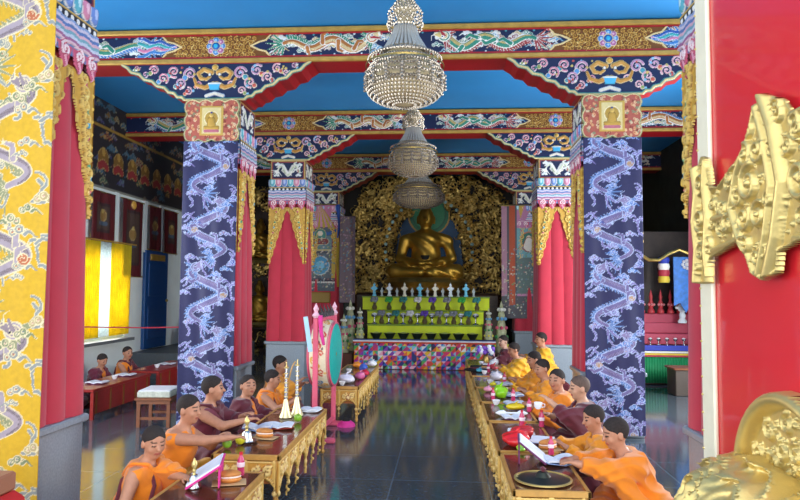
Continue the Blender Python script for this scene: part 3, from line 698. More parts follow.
def curtain(y0, y1, m, lb, amp=.02, n=9):
    V = []; F = []; N = 60
    for j, z in enumerate((.80, 1.3, 1.9, 2.34)):
        for i in range(N+1):
            t = i/N; V.append((-XW+.10+amp*math.sin(t*2*PI*n*(y1-y0)*2+j*.25), y0+(y1-y0)*t, z))
    for j in range(3):
        for i in range(N): F.append((j*(N+1)+i, j*(N+1)+i+1, (j+1)*(N+1)+i+1, (j+1)*(N+1)+i))
    o = mobj('curtain', V, F, m, smooth=True); md = o.modifiers.new('t', 'SOLIDIFY'); md.thickness = .004; return setp(o, lb, 'curtain')
curtain(9.55, 10.12, YC, 'bright yellow curtain nearest the red pillar in the left window'); curtain(10.12, 10.48, LC, 'pale lace curtain between two yellow curtains in the left window', .008)
curtain(10.48, 11.15, YC, 'bright yellow curtain farther along the left window, beside the white wall')
MB().tube([(-XW+.1, 9.3, 2.36), (-XW+.1, 11.35, 2.36)], .014).build('curtain_rod', GTRIM); setp(bpy.data.objects['curtain_rod'], 'thin gold curtain rod above the yellow curtains', 'curtain rod')
d1 = struct(MB().box((-XW+.03, 12.32, 1.38), (.06, .98, 1.85), bev=.01).build('door_1', mat('blue_door_paint', '0e4a86', .45)))
mb = MB()
for zz in (.95, 1.75): mb.box((-XW+.065, 12.32, zz), (.02, .74, .62), bev=.006)
mb.build('door_panel', MC['blue_door_paint'], d1); MB().box((-XW+.07, 12.32, 2.18), (.02, .62, .12), bev=.004).build('name_plate', GTRIM, d1, label='pale gold plate above the panels')
MB().ball((-XW+.09, 12.72, 1.35), .03).build('door_knob', GOLDD, d1)
struct(MB().box((-4.5, 12.9, .22), (1.36, 3.1, .44)).build('trim_7', mat('dark_platform', '474f55', .5, noise=.1)))
# rope barrier
t = thing('barrier_post', 'slim white post holding a red rope, behind the low red tables', 'post', (-3.42, 10.35, 0)); MB().lathe([(.09, 0), (.09, .02), (.02, .03)], n=16).build('post_foot', STEEL, t)
MB().tube([(.03, 0, .02), (-.07, 0, 1.0)], .022, 10).build('pole', WHITE, t)
o = MB().tube([(-3.49, 10.35, .98), (-4.2, 9.9, .98), (-5.17, 9.3, 1.02)], .01, 6).build('rope', REDCL); setp(o, 'thin red rope running from the white post to the left wall', 'rope')
t = thing('offering_stand', 'small grey stand with rows of red and white cups behind the left blue banner', 'stand', (-4.45, 13.25, .44))
mb = MB(); mb.box((0, 0, .15), (.7, .5, .3), bev=.02); mb.box((0, .1, .36), (.5, .3, .12), bev=.02); mb.build('stand_body', mat('grey_cloth', '73787c', .8), t)
for j in range(2):
    for i in range(6):
        c_ = MB().lathe([(.02, 0), (.035, .06), (.03, .06), (.015, .01)], n=10).build('cup', WHITE if (i+j) % 2 else REDCL, t); c_.location = (-.28+i*.11 if j == 0 else -.2+i*.08, -.2 if j == 0 else .02, .30 if j == 0 else .42)

# ---------------------------------------------------------------- golden back wall: nimbus, carved throne back, big seated figure
q = random.Random(31)
cv = Canvas(4.3, 3.3, 62, 'ffffff', mask=False); CX = 2.15
def in_halo(x, y):
    dx, dy = (x-CX)/2.05, (y-.2)/3.0; hole = ((x-CX)/.86)**2+((y-1.35)/1.05)**2 < 1 or (abs(x-CX) < .45 and y < 2.75 and y > 1.2 and ((x-CX)/.47)**2+((y-2.3)/.47)**2 < 1)
    return (abs(dx)**4.5+abs(dy)**4.5 < 1) and not hole and not (abs(x-CX) < 1 and y < .35)
x = .05
pts = [(q.uniform(0, 4.3), q.uniform(0, 3.3)) for i in range(1500)]
for x, y in pts:
    if not in_halo(x, y): continue
    r = q.uniform(.07, .15); a = q.random()*6.28; d = q.choice((1, -1)); h = q.uniform(.03, .10)
    cv.stroke(spiral(x, y, r, 1.3, a, d, 12), r*.20, r*.11, 'ffffff', None, 0, h)
    if q.random() < .6: cv.stroke([(x, y), (x+r*1.5*math.cos(a), y+r*1.5*math.sin(a)), (x+r*2.2*math.cos(a+d*.5), y+r*2.2*math.sin(a+d*.5))], r*.2, r*.05, 'ffffff', None, 0, h*.9)
for k in range(2):
    for i in range(26):
        a = -.35+i/25*(PI+.7); rx, ry = (.98, 1.2) if k == 0 else (1.2, 1.45); x, y = CX+rx*math.cos(a), 1.35+ry*math.sin(a)*(1.0)
        if k == 1 or not (abs(x-CX) < .45): cv.stroke(spiral(x, y, .085, 1.2, a, 1 if x > CX else -1, 14), .026, .016, 'ffffff', None, 0, .13); 
t = thing('altar_screen', 'huge openwork gold carving of scrolls framing the seated golden statue', 'altar screen', (0, 16.55, 1.25))
cv.mesh('scrollwork', GOLDD, t, (-CX, 0, 0), (1, 0, 0), (0, 0, 1), (0, -1, 0))
mb = MB(); mb.box((0, .06, .92), (4.3, .08, 4.34)); mb.build('backboard', mat('dark_backboard', '1c1812', .7), t)
cv = Canvas(2.0, 3.0, 60, '17503f', mask=False)
cv.stroke([(1.0, .9), (1.0, 1.5)], .86, .80, '1b4a70', None, 0, .01); cv.disc(1.0, 2.15, .50, '1f6b4c', 'b08a3a', .08, .03); cv.disc(1.0, 2.15, .4, '2a7a52', '1b5a40', .1, .035)
cv.mesh('nimbus', PAINT, t, (-1.0, -.02, .1), (1, 0, 0), (0, 0, 1), (0, -1, 0))['label'] = 'blue body nimbus with green head nimbus'
mb = MB()
for k in range(24):
    a = -.2+k/23*(PI+.4); mb.ball((1.09*math.cos(a), -.12, 1.35+1.3*math.sin(a)), (.045, .03, .045), 10, 6)
mb.build('jewel', mat('pale_jewel', '9fc6c4', .2), t, smooth=True)
def buddha_fn(P):
    x = np.abs(P[:, 0]); Q = np.stack([x, P[:, 1], P[:, 2]], 1)
    d = cap(Q, (0, 0, .12), (0, .01, .40), .17, .155); d = su(d, cap(Q, (0, .02, .42), (.17, .03, .43), .085, .075), .06)
    d = su(d, cap(Q, (.12, 0, .08), (.33, -.16, .07), .11, .085), .05); d = su(d, cap(Q, (.33, -.16, .06), (.05, -.30, .055), .075, .05), .04)
    d = su(d, cap(Q, (.235, .02, .42), (.285, -.02, .21), .066, .05), .03); d = su(d, cap(Q, (.285, -.02, .21), (.08, -.22, .16), .048, .034), .03)
    d = su(d, ell(Q, (.03, -.25, .155), (.07, .05, .028)), .02)
    d = su(d, cap(Q, (0, 0, .45), (0, -.01, .56), .06, .052), .03); d = su(d, ell(Q, (0, -.015, .67), (.088, .10, .125)), .02)
    d = su(d, ell(Q, (0, .0, .80), (.05, .055, .05)), .03); d = su(d, cap(Q, (0, -.11, .68), (0, -.122, .645), .012, .018), .012)
    d = su(d, ell(Q, (.094, 0, .65), (.012, .02, .055)), .01); d = su(d, ell(Q, (0, -.103, .61), (.03, .012, .01)), .01)
    f = .006*np.sin(P[:, 0]*38+P[:, 2]*46+np.sin(P[:, 2]*14)*1.5)*(P[:, 2] < .47)*(P[:, 0]+P[:, 2]*.5 > .02)
    return d+f
bt = thing('buddha_statue', 'large golden seated figure with folded hands behind the tormas, its head behind the far chandelier', 'statue', (-.05, 15.75, 1.88), sc=2.15)
BU = sdf_obj('figure', buddha_fn, (-.55, -.45, -.06), (.55, .25, .92), .0125, mat('statue_gold', 'b8913a', .42, .85, noise=.12, nscale=4), bt)
mb = MB(); mb.lathe([(.40, -.167), (.46, -.14), (.38, -.10), (.47, -.05), (.43, -.01), (.38, .0)], n=40, sy=.75); mb.build('lotus_seat', GOLDD, bt, smooth=True).location = (0, -.08, 0)
MB().lathe([(0, .0), (.035, .01), (.05, .045), (.045, .05), (0, .03)], n=16).build('bowl', BLACKCL, bt, smooth=True).location = (0, -.26, .19)
o = MB().box((0, 15.65, .76), (3.3, 1.4, 1.52), bev=.05).build('dais', mat('throne_brown', '3a2412', .5, noise=.4)); setp(o, 'dark gilded block under the seated golden statue, behind the altar', 'dais')
# shrine cabinets either side
SL = {(-1, 0): 'golden seated figure in the upper shelf of the left shrine cabinet', (-1, 1): 'golden seated figure in the lower shelf of the left shrine cabinet', (1, 0): 'golden seated figure in the upper shelf of the dark right shrine cabinet', (1, 1): 'golden seated figure in the lower shelf of the dark right shrine cabinet'}
sm = None; CVF = None
for sx in (-1, 1):
    cab = thing('shrine_cabinet', 'tall dark gilded shrine cabinet on the %s of the golden throne' % ('left' if sx < 0 else 'right'), 'cabinet', (sx*4.1, 16.7, 0))
    mb = MB(); W2 = 1.0
    mb.box((0, .35, 2.1), (2.0, .1, 4.2)); [mb.box((a, 0, 2.1), (.12, .7, 4.2)) for a in (-W2, W2)]; [mb.box((0, 0, z), (2.0, .7, .1)) for z in (.05, .62, 2.2, 4.1)]
    mb.build('carcass', mat('cabinet_wood', '38210f', .5, noise=.4), cab)
    if CVF is None:
        cv = Canvas(2.1, 4.2, 50, 'ffffff', mask=False); q = random.Random(8)
        for i in range(900):
            x, y = q.uniform(.03, 2.07), q.uniform(.0, 4.2)
            if not (x < .32 or x > 1.78 or y < .6 or 1.95 < y < 2.3 or y > 3.6 or (((x-1.05)/.85)**2+((y-2.3)/1.35)**2 > 1 and y > 2.3) or (((x-1.05)/.85)**2+((y-.6)/1.3)**2 > 1 and y < 1.95)): continue
            r = q.uniform(.04, .09); cv.stroke(spiral(x, y, r, 1.3, q.random()*6, q.choice((1, -1)), 10), r*.27, r*.14, 'ffffff', None, 0, q.uniform(.03, .07))
        CVF = cv.mesh('carved_front', GOLDD, cab, (-1.05, -.36, 0), (1, 0, 0), (0, 0, 1), (0, -1, 0))
    else: c_ = CVF.copy(); C.objects.link(c_); c_.parent = cab
    for k, z in enumerate((2.36, .76)):
        if sm is None:
            sm = thing('golden_statue', '', 'statue'); o = bpy.data.objects.new('figure', BU.data); C.objects.link(o); o.parent = sm; MB().lathe([(.46, -.10), (.5, -.05), (.45, 0)], n=28, sy=.66).build('lotus_seat', GOLDD, sm).location = (0, -.08, 0); s_ = sm
        else: s_ = dup(sm)
        s_.location = (sx*4.36, 16.62, z); s_.scale = (1.25,)*3; s_['label'] = SL[sx, k]; s_['group'] = 'golden shrine figures'

# ---------------------------------------------------------------- big hanging thangkas on the rear pillars
def thangka(W, H, kind):
    cv = Canvas(W, H, 80, '3c5a6a'); q = random.Random(kind)
    if kind == 1:
        cv.rect(0, 0, W, H, '54606a'); cv.rect(.0, H-.5, W, H, 'c97a9c')
        for i in range(12): cv.poly([(W/2, H), (W*i/12, H-.5-.04*(i % 2)), (W*(i+1)/12, H-.5)], ('d78fb0', 'c8a83a')[i % 2], .01)
        cv.stroke([(0, H-.58), (W*.25, H-.66), (W*.5, H-.58), (W*.75, H-.66), (W, H-.58)], .035, None, '2c62a8', None, 0, .01)
        cv.rect(.04, .95, W-.04, H-.7, '6a8a90'); cv.disc(W/2, 1.27, .13, '3f8a7c', 'c8b880', .1); cv.disc(W/2, 1.3, .06, 'e8dcc8'); cv.stroke([(W/2-.13, 1.12), (W/2+.13, 1.12)], .06, None, '8a3a3a', 'd8c8a0', .2)
        cv.rect(.0, .25, W, .92, '4a4a58'); cv.rect(.06, .3, W-.06, .86, '59626c'); cv.disc(W/2, .58, .2, '4a9ac4', 'b8c8c8', .12); cv.disc(W/2, .58, .1, '79c0dc')
        cv.rect(0, .9, W, .94, 'c8b47a'); cv.rect(0, .18, W, .26, '3a2a3a')
        for i in range(20): cv.disc(W*(i+.5)/20, .2, .018, 'e0dcd0')
        for x0, c1 in ((W-.09, 'a02838'), (0, '9a7a2c')): cv.rect(x0, .3, x0+.09, H-.75, c1)
        cv.rect(W-.09, 0.3, W, .9, 'c8a83a')
    else:
        cv.rect(0, 0, W, H, '4c4a52'); cv.rect(0, .5, .12, H, 'a87a8c'); cv.rect(.17, .3, .30, H, 'b04a24'); cv.rect(.34, .5, W, H, 'b8789c'); cv.poly([(.36, H), (.42, H-.3), (.5, H)], 'c8a040')
        cv.rect(.34, .9, W-.03, H-.5, '6aa0a8'); cv.disc(.6, 1.72, .17, '2c6a5a', 'c0704a', .15); cv.disc(.6, 1.78, .05, 'e0d0b8'); cv.stroke([(.6, 1.7), (.6, 1.6)], .08, .12, 'e0d8cc', '8a3a30', .2)
        cv.rect(.34, .55, W-.03, 1.35, '5a6e6a')
    for i in range(260):
        x, y = q.uniform(.02, W-.02), q.uniform(.05, H-.05 if kind == 2 and 0 else H*.62)
        cv.disc(x, y, q.uniform(.008, .02), q.choice(('8aa0a0', '9a6a6a', 'b8b08a', '5a7a8a', '6a8a5a', 'c8c0b0')), None)
    return cv
t = thing('hanging_thangka', 'colourful thangka with pink and yellow pleated canopy hanging left of the altar', 'thangka', (-2.40, 14.585, 1.55))
thangka(.72, 1.95, 1).mesh('painted_cloth', PAINT, t, (-.36, 0, 0), (1, 0, 0), (0, 0, 1), (0, -1, 0), hang_warp(.012, 12, 2), solid=.01)
MB().tube([(-.4, .02, 1.96), (.4, .02, 1.96)], .02).build('rod', GOLDD, t); mb = MB(); mb.tube([(.40, -.03, 1.95), (.44, -.04, 1.5), (.40, -.03, 1.2)], .045, 8, .02); mb.build('blue_ribbon', mat('blue_silk', '1c4aa0', .5), t, smooth=True)
mb = MB(); mb.tube([(.42, -.03, 1.1), (.41, -.04, .6), (.43, -.03, .1)], .04, 8, .03); mb.build('yellow_ribbon', mat('yellow_silk', 'b8982a', .5), t, smooth=True)
mb = MB(); mb.box((0, 0, -.14), (.5, .05, .24), bev=.02); mb.build('lower_fringe', mat('ochre_silk', '9a7a34', .6), t)
t = thing('hanging_thangka', 'tall thangka with an orange strip and a white seated figure hanging right of the altar', 'thangka', (2.12, 14.585, .98))
thangka(.92, 2.5, 2).mesh('painted_cloth', PAINT, t, (-.46, 0, 0), (1, 0, 0), (0, 0, 1), (0, -1, 0), hang_warp(.012, 10, 4), solid=.01)
MB().tube([(-.5, .02, 2.5), (.5, .02, 2.5)], .02).build('rod', GOLDD, t)
cv = Canvas(.34, 1.9, 60, '5c4a52'); q = random.Random(77)
for i in range(120): cv.disc(q.uniform(.02, .32), q.uniform(.02, 1.88), .016, q.choice(('8a6a7a', 'a08a5a', '4a6a7a')))
o = cv.mesh('brocade_streamer', PAINT, None, (-.17, 0, 0), (1, 0, 0), (0, 0, 1), (0, -1, 0), hang_warp(.02, 14, 1), solid=.01, loc=(-1.72, 14.2, 1.3)); setp(o, 'dull brocade streamer hanging right of the pink and yellow thangka', 'streamer')
o = MB().tube([(-1.70, 14.36, .02), (-1.72, 14.36, 1.2), (-1.66, 14.38, 1.9)], .14, 12, .05).build('draped_cloth', mat('dark_green_cloth', '26312c', .8, noise=.3, nscale=8), smooth=True); setp(o, 'dark green draped cloth between the drum and the altar', 'cloth')

# ---------------------------------------------------------------- altar
AY = 13.2
LIME = mat('lime_cloth', 'cfe01a', .6, noise=.08, nscale=5)
t = thing('altar', 'stepped altar with patchwork base cloth and lime green tiers in front of the golden statue', 'altar', (0, AY, 0))
MB().box((0, .62, .29), (2.8, 1.2, .58)).build('altar_body', mat('altar_wood', '5a2c1c', .5), t)
for k, (y, z0, z1, hwid) in enumerate(((.34, .58, .88, 1.18), (.62, .88, 1.16, 1.22), (.9, 1.16, 1.45, 1.36))):
    tier_ = MB().box((0, (y+1.22)/2, (z0+z1)/2), (2*hwid, 1.22-y, z1-z0-.004), bev=.01).build('altar_tier', LIME, t)
    mb = MB(); mb.box((0, y-.01, z1-.012), (2*hwid+.02, .03, .03), bev=.004); mb.build('tier_edging', mat('tier_green', '7c9a2a', .6), tier_)
W_ = 2.82; cv = Canvas(W_, .52, 90, 'd8d8d8'); q = random.Random(6); s = .0975
pal = ('e0306a', '2f66c8', 'f0c020', '2fa89a', '8a3ab0', 'e86a20', 'f2efe6', '1f2f7a', 'e04a30', '7ac4e0', 'b8307a', 'f6b8c8', '5ab04a', '30203a')
for i in range(int(W_/s)+1):
    for j in range(6):
        x, y = i*s, j*s-.03; c = [q.choice(pal) for _ in range(4)]; m = (x+s/2, y+s/2); cr = [(x, y), (x+s, y), (x+s, y+s), (x, y+s)]
        for k in range(4): cv.poly([cr[k], cr[(k+1) % 4], m], c[k] if (i+j) % 2 else c[k//2])
cv.mesh('patchwork_cloth', PAINT, t, (-1.41, -.0, .01), (1, 0, 0), (0, 0, 1), (0, -1, 0), hang_warp(.006, 9, 0), solid=.005)['label'] = 'cloth pieced from bright triangles'
mb = MB(); mb.box((0, 0, .565), (2.86, .05, .03), bev=.005); mb.build('white_border', WHITE, t); mb = MB(); mb.box((0, -.01, .535), (2.86, .06, .028), bev=.004); mb.build('red_border', mat('orange_red_cloth', 'd8441e', .6), t)
mb = MB(); mb.box((0, .0, .59), (2.86, .05, .02), bev=.004); mb.build('blue_border', mat('blue_paint', '274a8a', .5), t)
def proto_copy(builder, spots, label, cat, group):
    p = None
    for i, (loc, s, kw) in enumerate(spots):
        o = builder() if p is None else dup(p)
        p = p or o; o.location = loc; o.scale = (s,)*3; setp(o, kw.get('label', label), cat, group)
    return p
TC = {k: mat('torma_'+k, c, .5) for k, c in dict(cream='e8e4cc', blue='6cc4e4', white='e4f0f4', grey='a8b4b4').items()}
def torma(cm, big):
    def f():
        t = thing('torma', '', ''); mb = MB(); mb.lathe([(.045, 0), (.05, .02), (.03, .05), (.034, .09), (.018, .14), (.02, .2), (.006, .27), (0, .31)], n=10, sy=.6); mb.build('body', cm, t, smooth=True)
        mb = MB()
        for z, r in ((.08, .03), (.17, .055), (.25, .026)): mb.lathe([(r, -.008), (r, .008)], (0, -.014, 0), n=10, axis='y'); mb.v[-20:] = [(x, y, z_+z) for x, y, z_ in mb.v[-20:]]
        if big: [mb.ball((a*.06, -.01, .17), .02, 6, 4) for a in (-1, 1)]
        mb.build('disc_ornament', cm, t); return t
    return f
zt, yt = 1.452, AY+1.02
Xb = [-1.13+.318*i+.0 for i in range(8)][:7]; step = .1655
xs = [-1.12+step*i for i in range(14)]
big = [(x, i) for i, x in enumerate(xs) if i % 2 == 0]; small = [(x, i) for i, x in enumerate(xs) if i % 2]
cols = ('blue', 'white', 'cream', 'blue', 'cream', 'white', 'blue')
NUM = ('leftmost', 'second', 'third', 'middle', 'fifth', 'sixth', 'rightmost')
pb = {}
for j, (x, i) in enumerate(big):
    c_ = cols[j]; o = torma(TC[c_], 1)() if c_ not in pb else dup(pb[c_]); pb.setdefault(c_, o); o.location = (x, yt, zt)
    setp(o, 'tall %s torma with discs, %s of seven on the altar top' % ({'blue': 'light blue', 'white': 'pale white', 'cream': 'cream'}[c_], NUM[j]), 'torma', 'tall tormas on the altar top')
proto_copy(torma(TC['grey'], 0), [((x, yt, zt), .66, {}) for x, i in small], 'small grey white torma standing between two tall tormas on the altar top', 'torma', 'small tormas on the altar top')
def bowl_b():
    t = thing('offering_bowl', '', ''); MB().lathe([(.05, 0), (.045, .015), (.085, .09), (.092, .1), (.08, .095), (.03, .03), (0, .028)], n=16).build('bowl', mat('bronze_bowl', '4a5a4c', .3, .8), t, smooth=True)
    MB().lathe([(.078, .088), (.04, .11), (0, .118)], n=12).build('grain', mat('grain', 'b8c86a', .8), t); return t
proto_copy(bowl_b, [((-.98+i*.279, AY+.15, .582), 1.35, {}) for i in range(8)], 'dark metal offering bowl on the lowest altar shelf', 'bowl', 'dark bowls on the lowest altar shelf')
def lamp_b():
    t = thing('butter_lamp', '', ''); MB().lathe([(.05, 0), (.045, .012), (.012, .03), (.012, .09), (.05, .12), (.055, .15), (.045, .15), (0, .13)], n=12).build('goblet', STEEL, t, smooth=True)
    MB().lathe([(.05, .148), (.03, .17), (0, .18)], n=10).build('butter', WHITE, t); return t
proto_copy(lamp_b, [((-1.05+i*.3, AY+.46, .885), 1.3, {}) for i in range(8)], 'silver butter lamp with white top on the middle altar shelf', 'lamp', 'butter lamps on the middle altar shelf')
FL = {k: mat('bloom_'+k, c, .6, noise=.3, nscale=40) for k, c in dict(white='e6e6e6', teal='3a8a8a', violet='6a4ab8', green='3fae52', grey='8a8f9a').items()}
def flower(cm):
    def f():
        t = thing('flower_vase', '', ''); MB().lathe([(.03, 0), (.042, .04), (.02, .09), (.028, .11)], n=10).build('vase', mat('vase_brass', '8a7a5a', .35, .7), t, smooth=True)
        mb = MB(); q = random.Random(3); [mb.ball((q.uniform(-.05, .05), q.uniform(-.03, .03), .13+q.uniform(0, .06)), .026, 6, 4) for i in range(12)]; mb.build('blooms', cm, t, smooth=True); return t
    return f
fp = {}
FN = ('first', 'second', 'third', 'fourth', 'fifth', 'sixth', 'seventh')
for row, (y, z, n, x0, dx, rn) in enumerate(((AY+.47, .885, 7, -.9, .3, 'middle'), (AY+.74, 1.165, 8, -1.08, .31, 'upper'))):
    for i in range(n):
        c_ = ('teal', 'grey', 'white', 'green', 'violet')[(i*2+row) % 5] if row else ('grey', 'teal', 'white', 'violet', 'grey')[i % 5]
        o = flower(FL[c_])() if c_ not in fp else dup(fp[c_]); fp.setdefault(c_, o); o.location = (x0+i*dx, y, z); o.scale = (1.35,)*3
        setp(o, 'small vase of %s blooms on the %s altar shelf' % (c_, rn), 'vase', '%s flower vases on the %s altar shelf' % (c_, rn))
def side_torma():
    t = thing('tall_torma', '', ''); mb = MB(); mb.lathe([(.10, 0), (.11, .1), (.07, .25), (.08, .32), (.05, .5), (.055, .56), (.02, .74), (0, .8)], n=12, sy=.7); mb.build('body', mat('torma_multi', 'a8ac86', .5, noise=.4, nscale=16), t, smooth=True)
    for i, c_ in enumerate(('e8e04a', '3a8a4a', 'd85a7a', '6aa8d8', 'f0f0e4')):
        mb = MB(); z = .1+i*.14
        for a in range(5): mb.ball((math.cos(a*1.256-1.57)*(.10-i*.014), math.sin(a*1.256-1.57)*.07, z), .03, 6, 4)
        mb.build('ornament', mat('orn_'+c_, c_, .5), t, smooth=True)
    return t
p = side_torma()
for i, (x, y, z, s, lb) in enumerate(((-1.60, AY+.75, .3, 1.35, 'tall coloured torma column at the left back corner of the altar'), (-1.32, AY+.2, .6, .8, 'coloured torma column at the left front corner of the altar'), (-1.66, AY+.25, .3, 1.0, 'outermost coloured torma column left of the altar'),
                                      (1.60, AY+.75, .3, 1.35, 'tall coloured torma column at the right back corner of the altar'), (1.30, AY+.2, .6, .8, 'coloured torma column at the right front corner of the altar'))):
    o = p if i == 0 else dup(p); o.location = (x, y, z); o.scale = (s,)*3; setp(o, lb, 'torma', 'coloured torma columns')
for x, y, lb in ((-1.63, AY+.5, 'dark plinth under the two outer torma columns left of the altar'), (1.63, AY+.5, 'dark plinth under the torma column right of the altar')):
    o = MB().box((x, y, .15), (.36, .85, .3), bev=.01).build('plinth', MC['altar_wood'], None); setp(o, lb, 'plinth')

# ---------------------------------------------------------------- chandeliers
CR = mat('crystal', '9c9080', .22, .35, noise=.25, nscale=40); CRW = mat('crystal_clear', 'b4b0a6', .3, .1)
def chandelier():
    t = thing('chandelier', '', 'chandelier')
    mb = MB(); mb.tube([(0, 0, .98), (0, 0, 1.46)], .014, 8); mb.lathe([(.07, 1.46), (.06, 1.41), (.02, 1.38)], n=16); mb.build('rod', GOLDD, t)
    mb = MB(); prof = [(.05, 0), (.16, .02), (.22, .06), (.27, .12), (.29, .2), (.28, .3), (.18, .44), (.14, .48), (.08, .66), (.06, .74), (.10, .84), (.07, .94), (.02, .99)]; mb.lathe(prof, n=24); mb.build('inner_shade', mat('shade_tan', 'c8b48a', .5), t, smooth=True)  # solid inner body in one plain tan colour
    mb = MB()
    def ring(r, z, n, s, a0=0, sw=0):
        for i in range(n):
            a = 2*PI*(i+a0)/n; c = (r*math.cos(a), r*math.sin(a), z-(sw*abs(math.sin(a*8)) if sw else 0))
            k = len(mb.v); mb.v += [(c[0]+s, c[1], c[2]), (c[0]-s, c[1], c[2]), (c[0], c[1]+s, c[2]), (c[0], c[1]-s, c[2]), (c[0], c[1], c[2]+s*1.3), (c[0], c[1], c[2]-s*1.3)]
            f = [(0, 2, 4), (2, 1, 4), (1, 3, 4), (3, 0, 4), (2, 0, 5), (1, 2, 5), (3, 1, 5), (0, 3, 5)]; mb.f += [tuple(x+k for x in y) for y in f]; mb.mi += [0]*8
    for i in range(9):  # lower bowl rings
        tt = i/8; r = .10+.235*math.sin(tt*PI/2); ring(r, .0+.16*tt**1.6, int(28+50*tt), .0125, i*.5)
    for i in range(9):  # drum with scalloped swags
        ring(.345-.012*abs(i-3)-.006*max(0, i-5), .17+i*.026, 76, .0125, i*.5, .03 if i % 2 else .0)
    for i in range(5): ring(.32-.035*i, .40+i*.018, 64-8*i, .011, i*.5)
    for k in range(16):
        a = 2*PI*k/16
        for j in range(5): ring_r = .35; mb.ball((ring_r*math.cos(a), ring_r*math.sin(a), .13+j*.03), .016, 6, 4)
    for i in range(4): ring(.155-.01*abs(i-1), .70+i*.03, 34, .012, i*.5, .02)
    for i in range(5): ring(.15-.02*i, .82+i*.03, 30-3*i, .012, i*.5, .015)
    o = mb.build('crystal_beads', CR, t); o['kind'] = 'stuff'
    mb = MB()
    for k in range(30):
        a = 2*PI*k/30; c, s = math.cos(a), math.sin(a); mb.tube([(.09*c, .09*s, .69), (.115*c, .115*s, .6), (.19*c, .19*s, .47)], .011, 5, .017)
    mb.build('neck_strands', CRW, t); mb = MB(); mb.lathe([(.335, .335), (.345, .33), (.345, .345)], n=48, closed=True); mb.lathe([(.20, .455), (.215, .46), (.2, .47)], n=40, closed=True); mb.build('brass_ring', GOLDD, t, smooth=True)
    return t
ch = chandelier()
for i, (x, y, s, lb) in enumerate(((.08, 5.62, 1, 'big crystal chandelier nearest the viewer, hanging in front of the first beam'), (-.03, 9.2, 1, 'middle crystal chandelier hanging in front of the second beam'), (-.1, 12.8, 1.42, 'wide crystal chandelier farthest back, in front of the golden statue'))):
    o = ch if i == 0 else dup(ch); o.location = (x, y, 3.21); o.scale = (s, s, 1); setp(o, lb, 'chandelier', 'crystal chandeliers')

# ---------------------------------------------------------------- great drum
t = thing('temple_drum', 'great upright drum with turquoise skin, painted body and pink rims on a pink stand', 'drum', (-.90, 7.3, 0), math.radians(-3), sc=.88)
R_ = .405; zc = 1.0
MB().lathe([(R_*.93, -.13), (R_*1.03, -.06), (R_*1.06, 0), (R_*1.03, .06), (R_*.93, .13)], (0, 0, zc), 56, 'x').build('drum_body', mat('cream_paint', 'e4d6b0', .5), t, smooth=True)
cv = Canvas(2*PI*R_, .24, 90, 'e6dab8'); q = random.Random(14)
for i in range(34):
    x = (i+.5)*2*PI*R_/34; cv.stroke(spiral(x, .12+.05*math.sin(i*2.1), .045, 1.2, q.random()*6, q.choice((1, -1)), 12), .011, .007, q.choice(('c8503a', '3a7aa8', 'd8a03a', '4a8a5a')), None, 0, .004)
    cv.disc(x+.02, q.uniform(.03, .21), .014, q.choice(('c84a3a', '2f5f98', 'e8b84a', '3a2a3a')))
cv.rect(0, 0, 3, .02, 'c84a6a'); cv.rect(0, .22, 3, .24, 'c84a6a')
o = cv.mesh('painted_band', PAINT, t, (0, 0, 0), (1, 0, 0), (0, 1, 0), (0, 0, 1)); V = np.array([v.co for v in o.data.vertices]); a = V[:, 0]/R_; rr = R_*1.067+V[:, 2]-.06*((V[:, 1]-.12)/.12)**2*.55
o.data.vertices.foreach_set('co', np.stack([V[:, 1]-.12, rr*np.cos(a), zc+rr*np.sin(a)], 1).astype(np.float32).ravel()); o.data.update()
for sx in (1, -1):
    MB().lathe([(0, .14*sx), (R_*.90, .138*sx), (R_*.95, .13*sx), (R_*.9, .12*sx)], (0, 0, zc), 56, 'x').build('drum_skin', TEAL, t, smooth=True)
    MB().lathe([(R_*.945, .115*sx), (R_*1.0, .12*sx), (R_*1.0, .135*sx), (R_*.945, .142*sx)], (0, 0, zc), 56, 'x', closed=True).build('rim', mat('pink_paint', 'dd5f78', .5), t, smooth=True)
MB().lathe([(0, .145), (.022, .143)], (0, 0, zc), 16, 'x').build('gold_dot', GTRIM, t)
PKP = MC['pink_paint']
for sy in (-1, 1):
    mb = MB(); mb.box((0, sy*.50, .76), (.06, .05, 1.42), bev=.01); post_ = mb.build('stand_post', PKP, t); mb = MB(); mb.box((0, sy*.50, .03), (.5, .08, .06), bev=.015); mb.build('stand_foot', PKP, t)
    mb = MB(); mb.lathe([(.03, 1.47), (.05, 1.5), (.02, 1.54), (.035, 1.58), (0, 1.65)], (0, sy*.50, 0), 12); mb.build('finial', mat('pale_pink_paint', 'e8b8c4', .5), post_, smooth=True)
for z_ in (.1, 1.445): MB().box((0, 0, z_), (.05, 1.0, .05), bev=.01).build('stand_rail', PKP, t)
mb = MB(); q = random.Random(2)
for i in range(9): y = -.36+i*.09; mb.tube([(0, y, 1.45), (.01, y+.02, 1.52), (-.01, y-.01, 1.58+.05*(i % 2))], .024, 7, .004)
mb.build('dark_crest', mat('crest_dark', '2a2026', .5), t, smooth=True)
mb = MB(); mb.tube([(.05, -.5, 1.50), (.07, -.52, 1.3), (.10, -.5, 1.15)], .03, 8, .018); mb.build('pink_tassel', PINKCL, t, smooth=True)
o = MB().box((0, 0, 0), (.055, .012, .42), bev=.003).build('prayer_ribbon', mat('pale_blue_silk', 'a8cfe4', .5), t); o.location = (-.08, -.56, 1.28); o.rotation_euler = (0, math.radians(-9), 0)
o = MB().tube([(-1.16+.09*math.cos(a_), 7.0+.03*math.sin(a_), .42+.40*math.sin(a_)) for a_ in np.linspace(1.7, 4.3, 14)], .009, 6).build('drum_stick', mat('stick_wood', 'c89a5a', .5), smooth=True); setp(o, 'thin curved drumstick leaning on the left side of the drum', 'drumstick')

